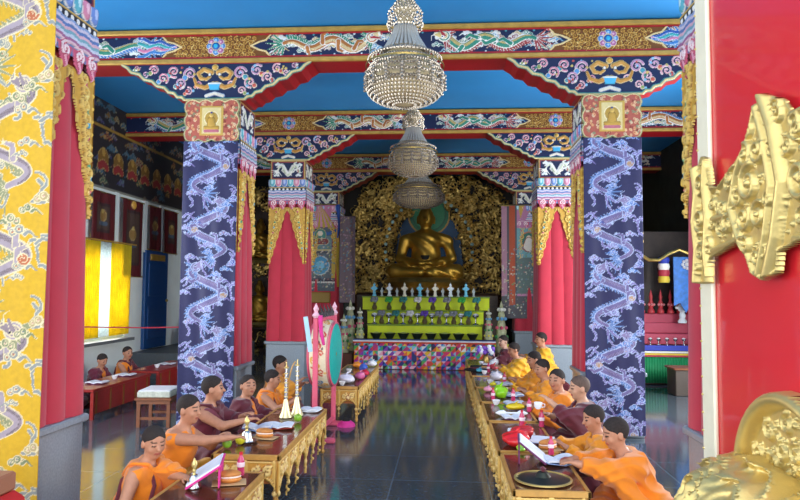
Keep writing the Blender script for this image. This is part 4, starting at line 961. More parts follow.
# ---------------------------------------------------------------- carved low tables along the aisle
def apron(L_, H_=.335, res=120):
    n = max(2, round(L_/.28)); cv = Canvas(L_, H_, res, 'c98f3c', mask=False); s = L_/n; O = [(0, H_), (0, .09)]
    for i in range(n):
        for tt in np.linspace(0, 1, 9)[1:]: O.append(((i+tt)*s, .09+.10*math.sin(tt*PI)**.6 if tt < 1 else .09))
    O += [(L_, H_)]; cv.poly(O, 'c8923e', .008)
    for i in range(n+1): x = min(L_-.02, max(.02, i*s)); cv.stroke([(x, H_), (x, 0)], .017, .009, 'd9b05e', None, 0, .018); cv.disc(x, .1, .024, 'e6c47a', None, 0, .022); cv.disc(x, .045, .017, 'e0ba6a', None, 0, .02)
    Mk = cv.M.copy()
    for i in range(n):
        x = (i+.5)*s
        for d in (-1, 1): cv.stroke(spiral(x+d*s*.2, .255, s*.16, 1.3, 1, d, 14), .012, .008, 'e8c77e', '8a5418', .35, .022); cv.stroke([(x+d*s*.42, .14), (x+d*s*.30, .19), (x+d*s*.08, .22)], .012, .008, 'dfb662', '8a5418', .3, .02)
        cv.disc(x, .235, .02, 'f0d69a', '9a3a24', .4, .026)
    cv.stroke([(0, H_-.012), (L_, H_-.012)], .010, None, 'e2bd72', None, 0, .02); cv.M = Mk; return cv
APC = {}
def table(x0, x1, y0, y1, label, group, sx):
    """sx=+1: the carved apron faces +x"""
    L_ = y1-y0; Wd = x1-x0; t = thing('low_table', label, 'table', ((x0+x1)/2, (y0+y1)/2, 0), group=group)
    MB().box((0, 0, .405), (Wd-.02, L_-.02, .03), bev=.004).build('table_top', BROWN, t)
    mb = MB()
    for a, b, c, d in ((0, -L_/2+.012, Wd, .024), (0, L_/2-.012, Wd, .024), (-Wd/2+.012, 0, .024, L_), (Wd/2-.012, 0, .024, L_)): mb.box((a, b, .404), (c, d, .04), bev=.005)
    mb.build('gold_rim', mat('gold_wood', 'c4924a', .4, .15, noise=.12), t)
    MB().box((0, 0, .30), (Wd-.07, L_-.07, .17)).build('drawer_box', mat('orange_wood', '9c5a22', .45, noise=.15), t)
    key = round(L_, 2)
    if key not in APC: APC[key] = apron(L_-.02)
    e = Wd/2-.02
    APC[key].mesh('carved_apron', PAINT, t, (sx*e, -sx*(L_/2-.01), .052), (0, sx, 0), (0, 0, 1), (sx, 0, 0), solid=.012)
    apron(Wd-.04).mesh('end_apron', PAINT, t, (-Wd/2+.02, -L_/2+.02, .052), (1, 0, 0), (0, 0, 1), (0, -1, 0), solid=.012)
    for a in (-1, 1):
        for b in (-1, 1):
            MB().lathe([(.014, 0), (.022, .02), (.012, .05), (.02, .09), (.016, .2), (.022, .385)], (a*(Wd/2-.035), b*(L_/2-.035), 0), 10).build('leg', MC['gold_wood'], t, smooth=True)
    return t
TL = [(4.63, 6.47), (7.95, 9.06), (9.14, 10.28)]
table(-1.20, -.71, 3.02, 4.22, 'brown topped low table closest to the viewer on the left, with the pink book', 'left low tables', 1)
for (a, b), lb in zip(TL, ('long gold-carved low table on the left with the two silver oboes standing on it', 'gold-ended low table just beyond the turquoise drum', 'last low table on the left, nearest the altar')):
    x1 = -.72 if a < 7 else -.6
    table(x1-.5, x1, a, b, lb, 'left low tables', 1)
TR = [(3.98, 4.86), (4.93, 5.98), (6.05, 6.98), (7.05, 8.03), (8.10, 9.08), (9.15, 10.2), (10.27, 11.3)]
for i, (a, b) in enumerate(TR):
    table(.84-.012*i, 1.30-.012*i, a, b, ('low table closest to the viewer on the right, with the round cymbal', 'right low table carrying the red plastic bag', 'right low table with the white vajra and yellow bag', 'right low table with the bright green bag',
          'right low table in front of the monk with the yellow-orange robe', 'right low table second from the altar', 'right low table nearest the altar')[i], 'right low tables', -1)
# low red tables and stool in the left aisle
RT = mat('red_table_paint', '8f1c18', .35, noise=.15)
for y0, y1, lb in ((7.7, 9.25, 'low red table by the left wall, half hidden by the crimson skirt'), (9.5, 10.95, 'low red table by the left wall, farther one near the white post')):
    t = thing('red_table', lb, 'table', (-4.02, (y0+y1)/2, 0), group='red tables in the left aisle'); L_ = y1-y0
    MB().box((0, 0, .35), (.46, L_, .035), bev=.006).build('table_top', RT, t); MB().box((.2, 0, .2), (.025, L_-.06, .27)).build('front_panel', RT, t)
    mb = MB(); [mb.box((.215, -L_/2+.1+k*(L_-.2)/4, .2), (.012, .03, .27)) for k in range(5)]; mb.build('panel_strip', mat('dull_gold', '8a5a2a', .5, .3), t)
    for a in (-1, 1):
        for b in (-1, 1): MB().box((a*.2, b*(L_/2-.04), .17), (.04, .04, .34)).build('leg', RT, t)
t = thing('stool', 'small brown wooden stool with a white-topped box on it, in the left aisle', 'stool', (-2.93, 7.62, 0), .1)
mb = MB(); mb.box((0, 0, .32), (.42, .5, .03), bev=.006); mb.build('seat', mat('brown_wood', '7a4424', .4, noise=.15), t)
for a in (-1, 1):
    for b in (-1, 1): MB().box((a*.17, b*.2, .155), (.04, .04, .31)).build('leg', MC['brown_wood'], t)
mb = MB(); mb.box((0, -.2, .1), (.34, .025, .03)); mb.box((0, .2, .1), (.34, .025, .03)); mb.box((0, 0, .285), (.38, .46, .04)); mb.build('rail', MC['brown_wood'], t)
t = thing('book_box', 'pale patterned box lying on the brown stool', 'box', (-2.93, 7.62, .336), .1); MB().box((0, 0, .035), (.38, .44, .07), bev=.01).build('box_body', mat('pale_box', 'b8bcae', .6, noise=.2, nscale=25), t); MB().box((0, 0, .075), (.36, .42, .012), bev=.004).build('lid', WHITE, t)
# box and red cushion in the bottom left corner
o = MB().box((-1.77, 3.0, .66), (.26, .24, .09), bev=.01).build('brown_box', mat('tan_leather', '9a6448', .5)); setp(o, 'brown box on the red chest in front of the yellow banner', 'box')
o = MB().box((-1.84, 3.0, .305), (.46, .36, .61), bev=.04).build('red_chest', mat('red_chest_paint', 'b8201c', .5)); setp(o, 'red padded chest in the bottom left corner in front of the yellow banner', 'chest')

# ---------------------------------------------------------------- offering table on the right
t = thing('offering_table', 'offering table with blue, white, yellow bands and green pleated frill, behind the right pillar', 'table', (4.40, 11.9, 0))
MB().box((0, 0, .35), (1.5, .7, .66)).build('table_body', mat('dark_cab', '3a1c1a', .6), t)
V = []; F = []; N = 240
for j, z in enumerate((.04, .48)):
    for i in range(N+1): xx = -.77+1.54*i/N; V.append((xx, -.37-.018*math.sin(i*.9)*(1-j*.6), z))
for i in range(N): F.append((i, i+1, N+2+i, N+1+i))
o = mobj('green_frill', V, F, mat('green_silk', '1f8a56', .55), t, smooth=True); md = o.modifiers.new('t', 'SOLIDIFY'); md.thickness = .004
for z, h, m in ((.635, .09, mat('blue_band', '2b3fae', .6)), (.565, .03, mat('white_band', 'e8e8e0', .6)), (.53, .03, mat('yellow_band', 'd8c03a', .6)), (.50, .03, mat('red_band', 'b03040', .6))): MB().box((0, -.375, z), (1.54, .02, h), bev=.003).build('cloth_band', m, t)
PKC = mat('pink_tier_cloth', 'b8445c', .6)
for k, (y, z) in enumerate(((-.1, .68), (.12, .86), (.25, 1.02))): MB().box((0, (y+.38)/2, z+.09), (1.44, .38-y, .18), bev=.01).build('pink_tier', PKC, t)
def red_torma():
    t = thing('red_torma', '', ''); MB().lathe([(.05, 0), (.055, .03), (.03, .08), (.045, .13), (.02, .2), (.028, .25), (0, .36)], n=10).build('body', mat('red_dough', 'b8343c', .5, noise=.15), t, smooth=True); [MB().ball((math.cos(a)*.045, math.sin(a)*.045, .13), .02, 6, 4).build('ornament', mat('pinkorn', 'e08a8a', .5), t, smooth=True) for a in (-2.5, -1.57, -.6)]; return t
proto_copy(red_torma, [((3.95+i*.17, 12.12, 1.205), 1.2, {}) for i in range(7)], 'red pointed torma on the top pink tier of the right offering table', 'torma', 'red tormas on the right offering table')
proto_copy(lamp_b, [((3.8+i*.14, 11.6, .682), .7, {}) for i in range(9)], 'little silver cup on the front edge of the right offering table', 'cup', 'little cups on the right offering table')
t = thing('silk_hanging', 'bright blue silk hanging with a white rosette above the right offering table', 'hanging', (4.62, 11.75, 1.35))
MB().prism([(-.22, 0), (-.12, .05), (-.02, -.12), (.08, .04), (.2, -.02), (.2, .85), (-.22, .85)], -.015, .015, 'y').build('blue_silk', mat('bright_blue_silk', '2f7fd8', .5, noise=.3, nscale=12), t); mb = MB(); [mb.ball((math.cos(a)*.07, -.03, .72+math.sin(a)*.07), .03, 8, 5) for a in np.arange(0, 6.28, .8)]; mb.ball((0, -.04, .72), .04); mb.build('rosette', WHITE, t, smooth=True)
o = torma(TC['white'], 1)(); o.location = (4.60, 11.62, .9); o.scale = (1.6,)*3; setp(o, 'white star-shaped torma below the blue silk on the right offering table', 'torma'); 
o.location = (4.60, 11.93, 1.042)
t = thing('silk_hanging', 'banded cylindrical silk hanging in blue, white and yellow beside the bright blue silk', 'hanging', (4.22, 11.7, 1.75))
for k, c_ in enumerate(('yellow_band', 'red_band', 'white_band', 'blue_band')): MB().lathe([(.09-.004*k, k*.11), (.1, k*.11+.055), (.09, k*.11+.11)], n=14).build('silk_ring', MC[c_], t, smooth=True)
t = thing('canopy_frame', 'curved gold canopy rail above the right offering table', 'frame', (4.45, 11.6, 0)); mb = MB(); mb.tube([(-.85+i*.17, 0, 2.22+.10*math.cos(i/10*4*PI)) for i in range(11)], .03, 8); mb.build('rail', GOLDD, t, smooth=True)
for a in (-.85, .85): MB().tube([(a, 0, 0), (a, 0, 2.3)], .02, 8).build('post', GOLDD, t)
o = MB().box((4.25, 12.42, 1.35), (1.85, .08, 2.7)).build('dark_screen', mat('screen_wood', '2c211a', .6, noise=.4, nscale=6)); setp(o, 'tall dark wooden screen behind the right offering table', 'screen')
t = thing('side_cabinet', 'dark low cabinet with pale jars standing right of the green frill', 'cabinet', (4.25, 10.6, 0)); MB().box((0, 0, .2), (.6, .4, .4), bev=.01).build('cabinet_body', mat('grey_brown_wood', '4a4038', .5), t); MB().box((0, 0, .41), (.66, .46, .03), bev=.006).build('cabinet_top', MC['brown_wood'], t)

# ================================================================ PEOPLE: seated novices
CL = {k: mat('robe_'+k, c, .8, noise=.07, nscale=7, sheen=.25, bump=.15, bscale=160) for k, c in dict(orange='e8820c', yellow='e3a81a', mustard='c8921e', maroon='5c1426', amber='e8941a', plum='6a1c34').items()}
HAIR = mat('cropped_hair', '2a221f', .9, noise=.35, nscale=90)
def V3(*a): return np.array(a, float)
def unit(v): return v/(np.linalg.norm(v)+1e-9)
def ik(sh, tg, l1, l2, pole):
    d = tg-sh; L = min(np.linalg.norm(d), (l1+l2)*.995); u = unit(d); tg = sh+u*L
    a = (l1*l1-l2*l2+L*L)/(2*L); h = math.sqrt(max(0, l1*l1-a*a)); p = pole-u*(pole@u); return sh+u*a+unit(p)*h, tg
def rotm(yaw, pitch, roll=0):
    return np.array((Matrix.Rotation(yaw, 3, 'Z') @ Matrix.Rotation(pitch, 3, 'X') @ Matrix.Rotation(roll, 3, 'Y')))
def monk(label, seat, rz, s, style, robe, skirt, hy, hp, LH, RH, lean=.08, vest='orange', res=.0085, cush=True, tone='b98468', curlL=.9, curlR=.9, hairm=None):
    P0 = V3(0, 0, .085); Cc = V3(0, .02+lean*.45, .30); Nk = V3(0, .015+lean*.8, .43); Hd = V3(0, .035+lean, .565)
    R = rotm(hy, hp); sh = [V3(x, .01+lean*.62, .385) for x in (-.128, .128)]
    tg = [V3(*LH), V3(*RH)]; arm = []
    for k in (0, 1):
        sx = (-1, 1)[k]; el, wr = ik(sh[k], tg[k], .205, .185, V3(sx*.75, -.25, -.75)); arm.append((sh[k], el, wr))
    leg = [(V3(sx*.07, .0, .085), V3(sx*.215, .20, .085), V3(-sx*.03, .30, .055)) for sx in (-1, 1)]
    def torso(P, g=0.):
        d = cap(P, P0, Cc, .112+g, .105+g); d = su(d, cap(P, Cc, (0, Cc[1]+.005, .375), .102+g, .075+g), .05)
        return su(d, cap(P, sh[0]+V3(.02, 0, -.005), sh[1]+V3(-.02, 0, -.005), .054+g), .05)
    hands = []
    for k in (0, 1):
        a, el, wr = arm[k]; fd = unit(wr-el); n = unit(V3(0, 0, -1)+fd*fd[2]); side = np.cross(fd, n)*(1 if k else -1)   # thumb side
        hands.append((wr, fd, n, side, (curlL, curlR)[k]))
    def armf(P, k, g=0.):
        a, el, wr = arm[k]; d = cap(P, a, el, .046+g, .035+g); return su(d, cap(P, el, wr, .035+g, .021+g), .015)
    def handf(P, k):
        wr, fd, n, sd, cu = hands[k]; pc = wr+fd*.036; d = cap(P, wr-fd*.01, wr+fd*.015, .02, .019)
        for o in (-.014, -.005, .005, .014): d = su(d, cap(P, wr+fd*.012+sd*o*.8, wr+fd*.055+sd*o, .0105, .0098), .008)
        for q, (o, L_) in enumerate(((.0175, .026), (.006, .030), (-.006, .028), (-.0175, .021))):
            b = wr+fd*.060+sd*o; d1 = unit(fd+n*cu*.45+sd*o*4); d2 = unit(fd+n*cu*1.5); m = b+d1*L_; d = su(d, cap(P, b, m, .0082, .0075), .003); d = su(d, cap(P, m, m+d2*L_*.8, .0075, .006), .003)
        b = wr+fd*.02+sd*.018; m = b+unit(sd+fd*.8+n*.3)*.026; d = su(d, cap(P, b, m, .0095, .008), .006); return su(d, cap(P, m, m+unit(fd+n*.6+sd*.1)*.022, .008, .0065), .003)
    def headq(P): return ((P-Hd)@R)/.94
    def headf(P, g=0.):
        q = headq(P); g = g/.94; d = ell(q, (0, -.012, .022), (.073+g, .088+g, .083+g)); d = su(d, ell(q, (0, .018, -.035), (.056+g, .062+g, .066+g)), .03); return q, d
    def body(P):
        q, d = headf(P)
        d = su(d, ell(q, (0, .045, -.082), (.026, .024, .02)), .02)
        for sx in (-1, 1):
            d = su(d, ell(q, (sx*.034, .052, -.028), (.02, .02, .02)), .015)
            d = np.maximum(d, -ell(q, (sx*.028, .088, .004), (.017, .012, .009))+.0) if False else su(d, -(-ell(q, (sx*.028, .070, .003), (.014, .009, .008))), .004)
            d = su(d, ell(q, (sx*.074, -.006, -.012), (.011, .019, .029)), .006)
        d = su(d, cap(q, (0, .072, .012), (0, .094, -.022), .007, .0115), .008); d = su(d, ell(q, (0, .075, -.05), (.021, .010, .006)), .005); d = su(d, ell(q, (0, .073, -.059), (.017, .009, .006)), .004)
        d = su(d, cap(P, Nk-V3(0, .01, .03), Hd-V3(0, .012, .06), .045, .041), .02)
        d = su(d, torso(P), .03)
        for k in (0, 1):
            d = su(d, armf(P, k), .02); d = np.minimum(d, 9) if False else su(d, handf(P, k), .006)
            a, b, c = leg[k]; d = su(d, cap(P, a, b, .07, .05), .03); d = su(d, cap(P, b, c, .045, .03), .02); d = su(d, ell(P, c+V3(0, .03, -.01), (.045, .03, .02)), .01)
        return d
    skin, lip, dk, wht = lin(tone), lin('a3564c'), lin('1d1411'), lin('e8e0d8')
    def bcol(Vt):
        q = headq(Vt); c = np.tile(skin, (len(Vt), 1)); 
        c[(np.abs(q[:, 0]) < .022) & (q[:, 1] > .06) & (np.abs(q[:, 2]+.054) < .0085)] = lip
        for sx in (-1, 1):
            c[(np.abs(q[:, 0]-sx*.029) < .013) & (q[:, 1] > .05) & (np.abs(q[:, 2]-.002) < .005)] = dk
            c[(np.abs(q[:, 0]-sx*.030) < .018) & (q[:, 1] > .05) & (np.abs(q[:, 2]-.022-.004*np.sign(.5)) < .0045)] = dk
        return c
    t = thing('monk', label, 'person', seat, rz, 'seated monks', s)
    allp = np.array([x for a in arm for x in a]+[h[0]+h[1]*.14 for h in hands]+[V3(-.33, -.16, 0), V3(.33, .36, .70)])
    lo = allp.min(0)-.06; hi = allp.max(0)+.06; lo[2] = -.02
    sdf_obj('body', body, lo, hi, res, SKIN, t, bcol)
    def hair(P): q, d = headf(P, .0028); q2 = np.maximum(d, -(q[:, 2]-(.95*q[:, 1]-.004+.008*np.cos(q[:, 0]*75)*(q[:, 1] > .02)))); return np.maximum(q2, -(q[:, 2]+.062))
    hc = Hd; sdf_obj('hair', hair, hc-.13, hc+.13, res*.8, hairm or HAIR, t)
    sd_ = (hash(label) % 97)*.1 if False else sum(map(ord, label)) % 17
    def folds(P, a=.005): return a*np.abs(np.sin(P[:, 0]*24+P[:, 2]*34+sd_+2.2*np.sin(P[:, 1]*11+P[:, 2]*8)))*1.6-a*.8+a*.6*np.sin(P[:, 1]*55-P[:, 2]*70+P[:, 0]*22+sd_)
    def vestf(P):
        d = torso(P, .012); d = np.maximum(d, P[:, 2]-.425); d = np.maximum(d, -cap(P, Nk+V3(0, .07, .0), Nk+V3(0, .09, .06), .05, .07)); return np.maximum(d, .17-P[:, 2])+folds(P, .0025)
    if style in ('zen', 'shawl', 'vest'): sdf_obj('vest', vestf, (-.24, -.2, 0), (.24, .28, .5), res, CL[vest], t)
    def skf(P):
        d = cap(P, (0, -.02, .06), (0, .01, .17), .165, .125)
        for a, b, c in leg: d = su(d, cap(P, a, b, .098, .078), .06); d = su(d, cap(P, b, c, .075, .06), .06)
        d = su(d, ell(P, (0, .2, .06), (.2, .16, .07)), .05); return np.maximum(d+folds(P, .006), -P[:, 2]+.0)
    sdf_obj('skirt', skf, (-.42, -.24, -.02), (.42, .44, .38), res*1.1, CL[skirt], t)
    if style != 'vest':
        bare = style == 'zen'
        n_ = unit(V3(-.80, .0, .62)) # keeps the left side
        def shf(P):
            d = torso(P, .024); d = su(d, armf(P, 0, .024), .05)
            d = su(d, cap(P, arm[0][1], V3(-.20, .02, .10), .05, .06), .07)
            if not bare: d = su(d, armf(P, 1, .024), .05); d = su(d, cap(P, arm[1][1], V3(.20, .02, .10), .05, .06), .07)
            if style == 'cloak': d = su(d, cap(P, (-.1, -.06, .1), (.1, -.06, .1), .12), .06)
            else:
                m = (P[:, 2] < .5); d = np.maximum(d, .09-P[:, 2])
            d = d+folds(P, .0075)
            for k in (0, 1):   # stop short of the wrist
                el, wr = arm[k][1], arm[k][2]; u = unit(wr-el); cut = ((P-el)@u)-np.linalg.norm(wr-el)*(.86 if style == 'cloak' else .62)
                near = ln(P-wr)-.17; d = np.maximum(d, -np.maximum(-cut, near))
            q = P-Nk; d = np.maximum(d, -(cap(P, Nk+V3(0, .012, -.015), Nk+V3(0, .03, .10), .058, .08)))
            d = np.maximum(d, P[:, 2]-.455)
            if bare: d = np.maximum(d, (P-V3(.03, 0, .36))@(-n_)-.0)
            elif style == 'shawl': d = np.maximum(d, -np.maximum(np.abs(P[:, 0]-.0)-.045-(.40-P[:, 2])*.12, -(P[:, 1]-.06-lean*.5)))
            return d
        sdf_obj('shawl', shf, lo, hi, res, CL[robe], t)
        if bare:
            pts = [(.045, Nk[1]+.05, .385), (.075, Cc[1]+.115, .31), (.10, Cc[1]+.10, .22), (.125, Cc[1]+.05, .14)]
            MB().tube([tuple(p) for p in pts], .013, 7).build('sash', CL['maroon'], t, smooth=True)
            MB().tube([(.03, Nk[1]-.06, .40), (.07, Cc[1]-.10, .34), (.11, Cc[1]-.105, .24), (.14, -.08, .13)], .013, 7).build('sash', CL['maroon'], t, smooth=True)
    if cush:
        h = seat[2]; mb = MB(); mb.box((0, .04, -h/2/s), (.66, .62, h/s), bev=.025)
        o = mb.build('cushion', mat('cushion_maroon', '5a1420', .8), None); o.location = seat; o.rotation_euler = (0, 0, rz); o.scale = (s,)*3
        setp(o, 'maroon cushion under the '+' '.join(label.replace(',', '').split()[:11]), 'cushion', 'floor cushions')
    return t
LF, RF = -PI/2, PI/2
def seat_for(hx, hy, hz, face, lean, s):
    f = 1 if face == LF else -1; return (hx-f*(.035+lean)*s, hy, max(.03, hz-.565*s))
D = math.radians
def M_(label, head, face, s, style, robe, skirt, hy, hp, LH, RH, lean=.08, **k):
    return monk(label, seat_for(*head, face, lean, s), face, s, style, robe, skirt, D(hy), D(hp), LH, RH, lean, **k)
# left row (facing the aisle, to +x)
M_('young monk in orange nearest the viewer on the left, looking down, bare right arm', (-1.39, 4.08, .63), LF, .98, 'zen', 'orange', 'orange', -42, -14, (.12, .42, .37), (.17, .20, .12), .10, res=.007)
M_('young monk with outstretched bare arm, orange vest and mustard skirt', (-1.42, 4.72, .72), LF, 1.04, 'vest', 'orange', 'mustard', -12, -6, (-.10, .34, .36), (-.03, .47, .37), .10, res=.0075)
M_('monk in maroon shawl with bare shoulder, behind the outstretched arm', (-1.46, 5.32, .78), LF, 1.03, 'zen', 'maroon', 'maroon', 12, 0, (-.10, .33, .34), (.10, .40, .34), .06, vest='plum', res=.0085)
M_('monk in maroon shawl over orange vest turning his face to the viewer', (-1.45, 6.25, .67), LF, 1.02, 'shawl', 'maroon', 'maroon', -48, 4, (-.08, .33, .30), (.08, .33, .30), .05)
M_('small monk in orange with bare arm left of the two silver oboes', (-1.40, 6.95, .64), LF, .98, 'zen', 'orange', 'maroon', 10, -8, (-.08, .34, .34), (.10, .36, .34), .08)
M_('monk in maroon and orange beating the drum, half hidden behind it', (-1.52, 7.75, .70), LF, 1.06, 'shawl', 'amber', 'maroon', -5, -5, (-.08, .33, .34), (.12, .34, .40), .06)
# side aisle by the left wall
M_('little monk in maroon and orange farthest along the red tables, under the curtains', (-4.40, 9.75, .61), LF, .96, 'zen', 'maroon', 'maroon', -30, -5, (-.08, .30, .30), (.10, .32, .30), .06, res=.011)
M_('little monk in maroon bending over the red table, below the yellow curtain', (-4.42, 9.05, .57), LF, .92, 'shawl', 'plum', 'maroon', -20, -25, (-.08, .30, .30), (.10, .32, .30), .10, res=.011)
M_('little monk in maroon at the red table, partly hidden by the crimson skirt', (-4.50, 8.45, .53), LF, .88, 'zen', 'maroon', 'maroon', 10, -20, (-.08, .30, .30), (.10, .32, .30), .10, res=.011)
# right row (facing the aisle, to -x)
M_('monk in a full orange robe nearest the viewer on the right, reaching over the cymbal', (1.58, 4.55, .65), RF, 1.04, 'cloak', 'orange', 'orange', 8, -16, (-.22, .48, .42), (-.04, .50, .40), .16, res=.007)
M_('young orange-robed monk whose face shows just behind the nearest right monk', (1.56, 5.12, .64), RF, .98, 'cloak', 'amber', 'maroon', 12, -14, (-.10, .36, .36), (.08, .40, .36), .10, res=.0075)
M_('shaven monk in maroon shawl over orange, holding out a white cup', (1.60, 5.85, .76), RF, 1.03, 'shawl', 'maroon', 'maroon', 8, -6, (-.14, .36, .47), (.08, .34, .32), .06, res=.008, hairm=mat('shaven_scalp', '5c4a40', .8, noise=.2, nscale=60), tone='c29478')
M_('monk in orange looking towards the viewer, beside the blue banner', (1.54, 6.65, .72), RF, 1.06, 'cloak', 'orange', 'maroon', 50, -2, (-.10, .32, .32), (.08, .32, .32), .05)
M_('monk in broad orange robe fifth from the front in the right row', (1.53, 7.6, .72), RF, 1.05, 'cloak', 'amber', 'orange', 25, -10, (-.10, .34, .32), (.08, .34, .32), .12)
M_('monk in amber robe sixth from the front in the right row, below the red skirt', (1.54, 8.35, .74), RF, 1.04, 'cloak', 'amber', 'orange', 12, -12, (-.10, .34, .32), (.08, .34, .32), .08)
M_('monk in a bright yellow robe leaning forward, seventh in the right row', (1.40, 9.45, .76), RF, 1.02, 'cloak', 'yellow', 'yellow', 15, -14, (-.10, .36, .32), (.08, .36, .32), .14)
M_('monk in a yellow robe sitting back by the grey pillar base', (1.88, 10.15, .86), RF, 1.08, 'cloak', 'yellow', 'maroon', 18, -4, (-.08, .30, .32), (.08, .30, .32), .04)
M_('pale-faced monk in dark red at the far end of the right row', (1.38, 10.95, .76), RF, 1.03, 'zen', 'maroon', 'maroon', 35, -6, (-.10, .34, .32), (.08, .34, .32), .08, tone='c9a08a')

# ================================================================ THINGS ON THE TABLES
TZ = .426
def put(o, x, y, z=TZ, rz=0, lb=None, cat=None, grp=None, s=None):
    o.location = (x, y, z); o.rotation_euler = (0, 0, rz); setp(o, lb, cat, grp)
    if s: o.scale = (s,)*3
    return o
PKD = mat('pink_drink', 'e0447a', .15, trans=.3); CAPM = mat('red_cap', 'c01828', .4); LBL = mat('bottle_label', 'f0d8e0', .5)
def bottle():
    t = thing('drink_bottle', '', 'bottle'); bb_ = MB().lathe([(0, 0), (.028, .002), (.031, .02), (.027, .06), (.031, .10), (.026, .13), (.012, .155), (.012, .165)], n=16).build('bottle_body', PKD, t, smooth=True)
    MB().lathe([(.0315, .07), (.032, .072), (.032, .105), (.0315, .107)], n=16, closed=True).build('label_band', LBL, bb_, smooth=True); MB().lathe([(0, .164), (.015, .165), (.015, .185), (0, .186)], n=14).build('cap', CAPM, bb_); return t
bp = None
for x, y, s, lb in ((-.84, 4.12, 1, 'pink drink bottle on the nearest left table, behind the bread'), (1.27, 5.80, 1, 'pink drink bottle in front of the shaven monk holding the cup'), (1.20, 4.84, .9, 'pink drink bottle beside the open prayer book on the right'), (1.10, 5.78, 1, 'pink drink bottle left of another, behind the red bag'),
                    (1.25, 6.50, .95, 'pink drink bottle near the yellow bag on the right'), (.95, 7.15, .9, 'pink drink bottle left of the bright green bag'), (1.16, 7.12, .95, 'pink drink bottle right of the bright green bag'), (1.18, 8.4, 1, 'pink drink bottle in front of the amber robed monk'), (1.05, 9.5, 1, 'pink drink bottle in front of the bright yellow robe')):
    bp_ = bottle() if bp is None else dup(bp); bp = bp or bp_; put(bp_, x, y, lb=lb, cat='bottle', grp='pink drink bottles', s=s*.78)
def apple(m):
    t = thing('apple', '', 'fruit'); MB().lathe([(0, .012), (.014, .002), (.03, .014), (.036, .036), (.03, .058), (.012, .066), (0, .058)], n=18).build('flesh', m, t, smooth=True); MB().tube([(0, 0, .056), (.004, 0, .075)], .0025, 6).build('stem', MC['brown_wood'], t); return t
put(apple(GREENA), -1.16, 4.80, lb='green apple at the near left corner of the long left table', cat='fruit'); put(apple(YELA), -1.10, 4.92, lb='yellow-green fruit below the silver hand bell', cat='fruit')
def hand_bell(): 
    t = thing('hand_bell', '', 'bell'); MB().lathe([(.046, 0), (.044, .012), (.034, .03), (.031, .055), (.02, .07), (0, .074)], n=20).build('bell', STEEL, t, smooth=True)
    MB().lathe([(.012, .07), (.008, .08), (.013, .095), (.007, .105), (.018, .125), (.016, .14), (.004, .165), (0, .17)], n=12).build('handle', GOLDP, t, smooth=True); return t
hb = hand_bell(); put(hb, -1.04, 3.86, lb='small silver hand bell with pale handle in front of the nearest left monk', cat='bell', grp='hand bells'); h2 = dup(hb); put(h2, -1.08, 5.02, lb='silver hand bell with gold handle under the outstretched hand', cat='bell', grp='hand bells', s=1.15)
MB().lathe([(0, 0), (.07, .002), (.075, .008), (0, .006)], n=20).build('saucer', STEEL, h2)
PG = mat('page_paper', 'dfe3ec', .7, noise=.05)
def open_book(cover, w=.13, h=.19, tilt=20):
    t = thing('prayer_book', '', 'book')
    for sx in (-1, 1):
        a = D(tilt)
        for nm, m, zz, th, k in (('cover', cover, 0.003, .005, 1), ('pages', PG, .012, .012, .95)):
            V = []
            for dz in (-th/2, th/2):
                for yy in (-h/2*k, h/2*k):
                    for q in range(5): xx = w*k*q/4; V.append((sx*(xx*math.cos(a)-0*dz), yy, zz+dz+xx*math.sin(a)*.6+.010*math.sin(PI*q/4)*(nm == 'pages')))
            F = []
            for q in range(4): F += [(q, q+1, 6+q, 5+q), (10+q, 15+q, 16+q, 11+q), (q, 10+q, 11+q, q+1), (5+q, 6+q, 16+q, 15+q)]
            F += [(0, 5, 15, 10), (4, 14, 19, 9)]; mobj(nm, V, F, m, t)
    mb = MB()
    for j in range(7): mb.box((.065, -.07+j*.022, .046), (.075, .004, .001)); mb.box((-.065, -.07+j*.022, .046), (.075, .004, .001))
    return t
PURC = mat('purple_cover', '6a2a5c', .6); BLC = mat('pale_blue_cover', '8fa8d8', .6)
def tilted_pages(cover, w, h, ang, name='book_rest'):
    t = thing(name, '', 'book'); a = D(ang); 
    o = MB().box((0, 0, 0), (w, h, .012), bev=.004).build('cover', cover, t); o.rotation_euler = (0, a, 0); o.location = (0, 0, w/2*math.sin(abs(a))+.006)
    o = MB().box((0, 0, .010), (w*.92, h*.92, .010), bev=.002).build('pages', PG, t); o.rotation_euler = (0, a, 0); o.location = (0, 0, w/2*math.sin(abs(a))+.006)
    o = MB().box((0, 0, 0), (.010, h*.9, w*math.sin(abs(a))*.9), bev=.003).build('support_flap', cover, t); o.location = (w*.36*(1 if ang < 0 else -1), 0, w*math.sin(abs(a))*.45)
    return t
put(tilted_pages(PINKCL, .24, .30, -32), -1.0, 3.95, rz=.25, lb='bright pink folding book rest with white pages on the nearest left table', cat='book')
put(open_book(BLC), -1.12, 5.45, rz=.2, lb='open book with pale blue pages in front of the monk in maroon', cat='book')
put(open_book(mat('red_cover', 'a8321e', .6), .12, .2, 8), -.96, 5.55, rz=.1, lb='open red-covered book beside the oboes on the left table', cat='book')
put(open_book(WHITE, .10, .16, 6), -.86, 6.32, rz=-.1, lb='small white open booklet at the far end of the long left table', cat='book')
put(tilted_pages(PURC, .24, .26, 38), 1.04, 4.66, rz=-.1, lb='purple-covered book propped open behind the cymbal', cat='book')
put(open_book(BLC, .13, .19, 15), 1.22, 4.62, rz=.3, lb='open prayer book lying under the reaching sleeve on the right', cat='book')
put(open_book(BLC, .11, .18, 22), 1.18, 5.16, rz=1.3, lb='open pale blue book behind the bread on the right table', cat='book')
put(open_book(WHITE, .10, .17, 12), 1.06, 5.50, rz=.1, lb='white open book between the red bag and the pink bottles', cat='book')
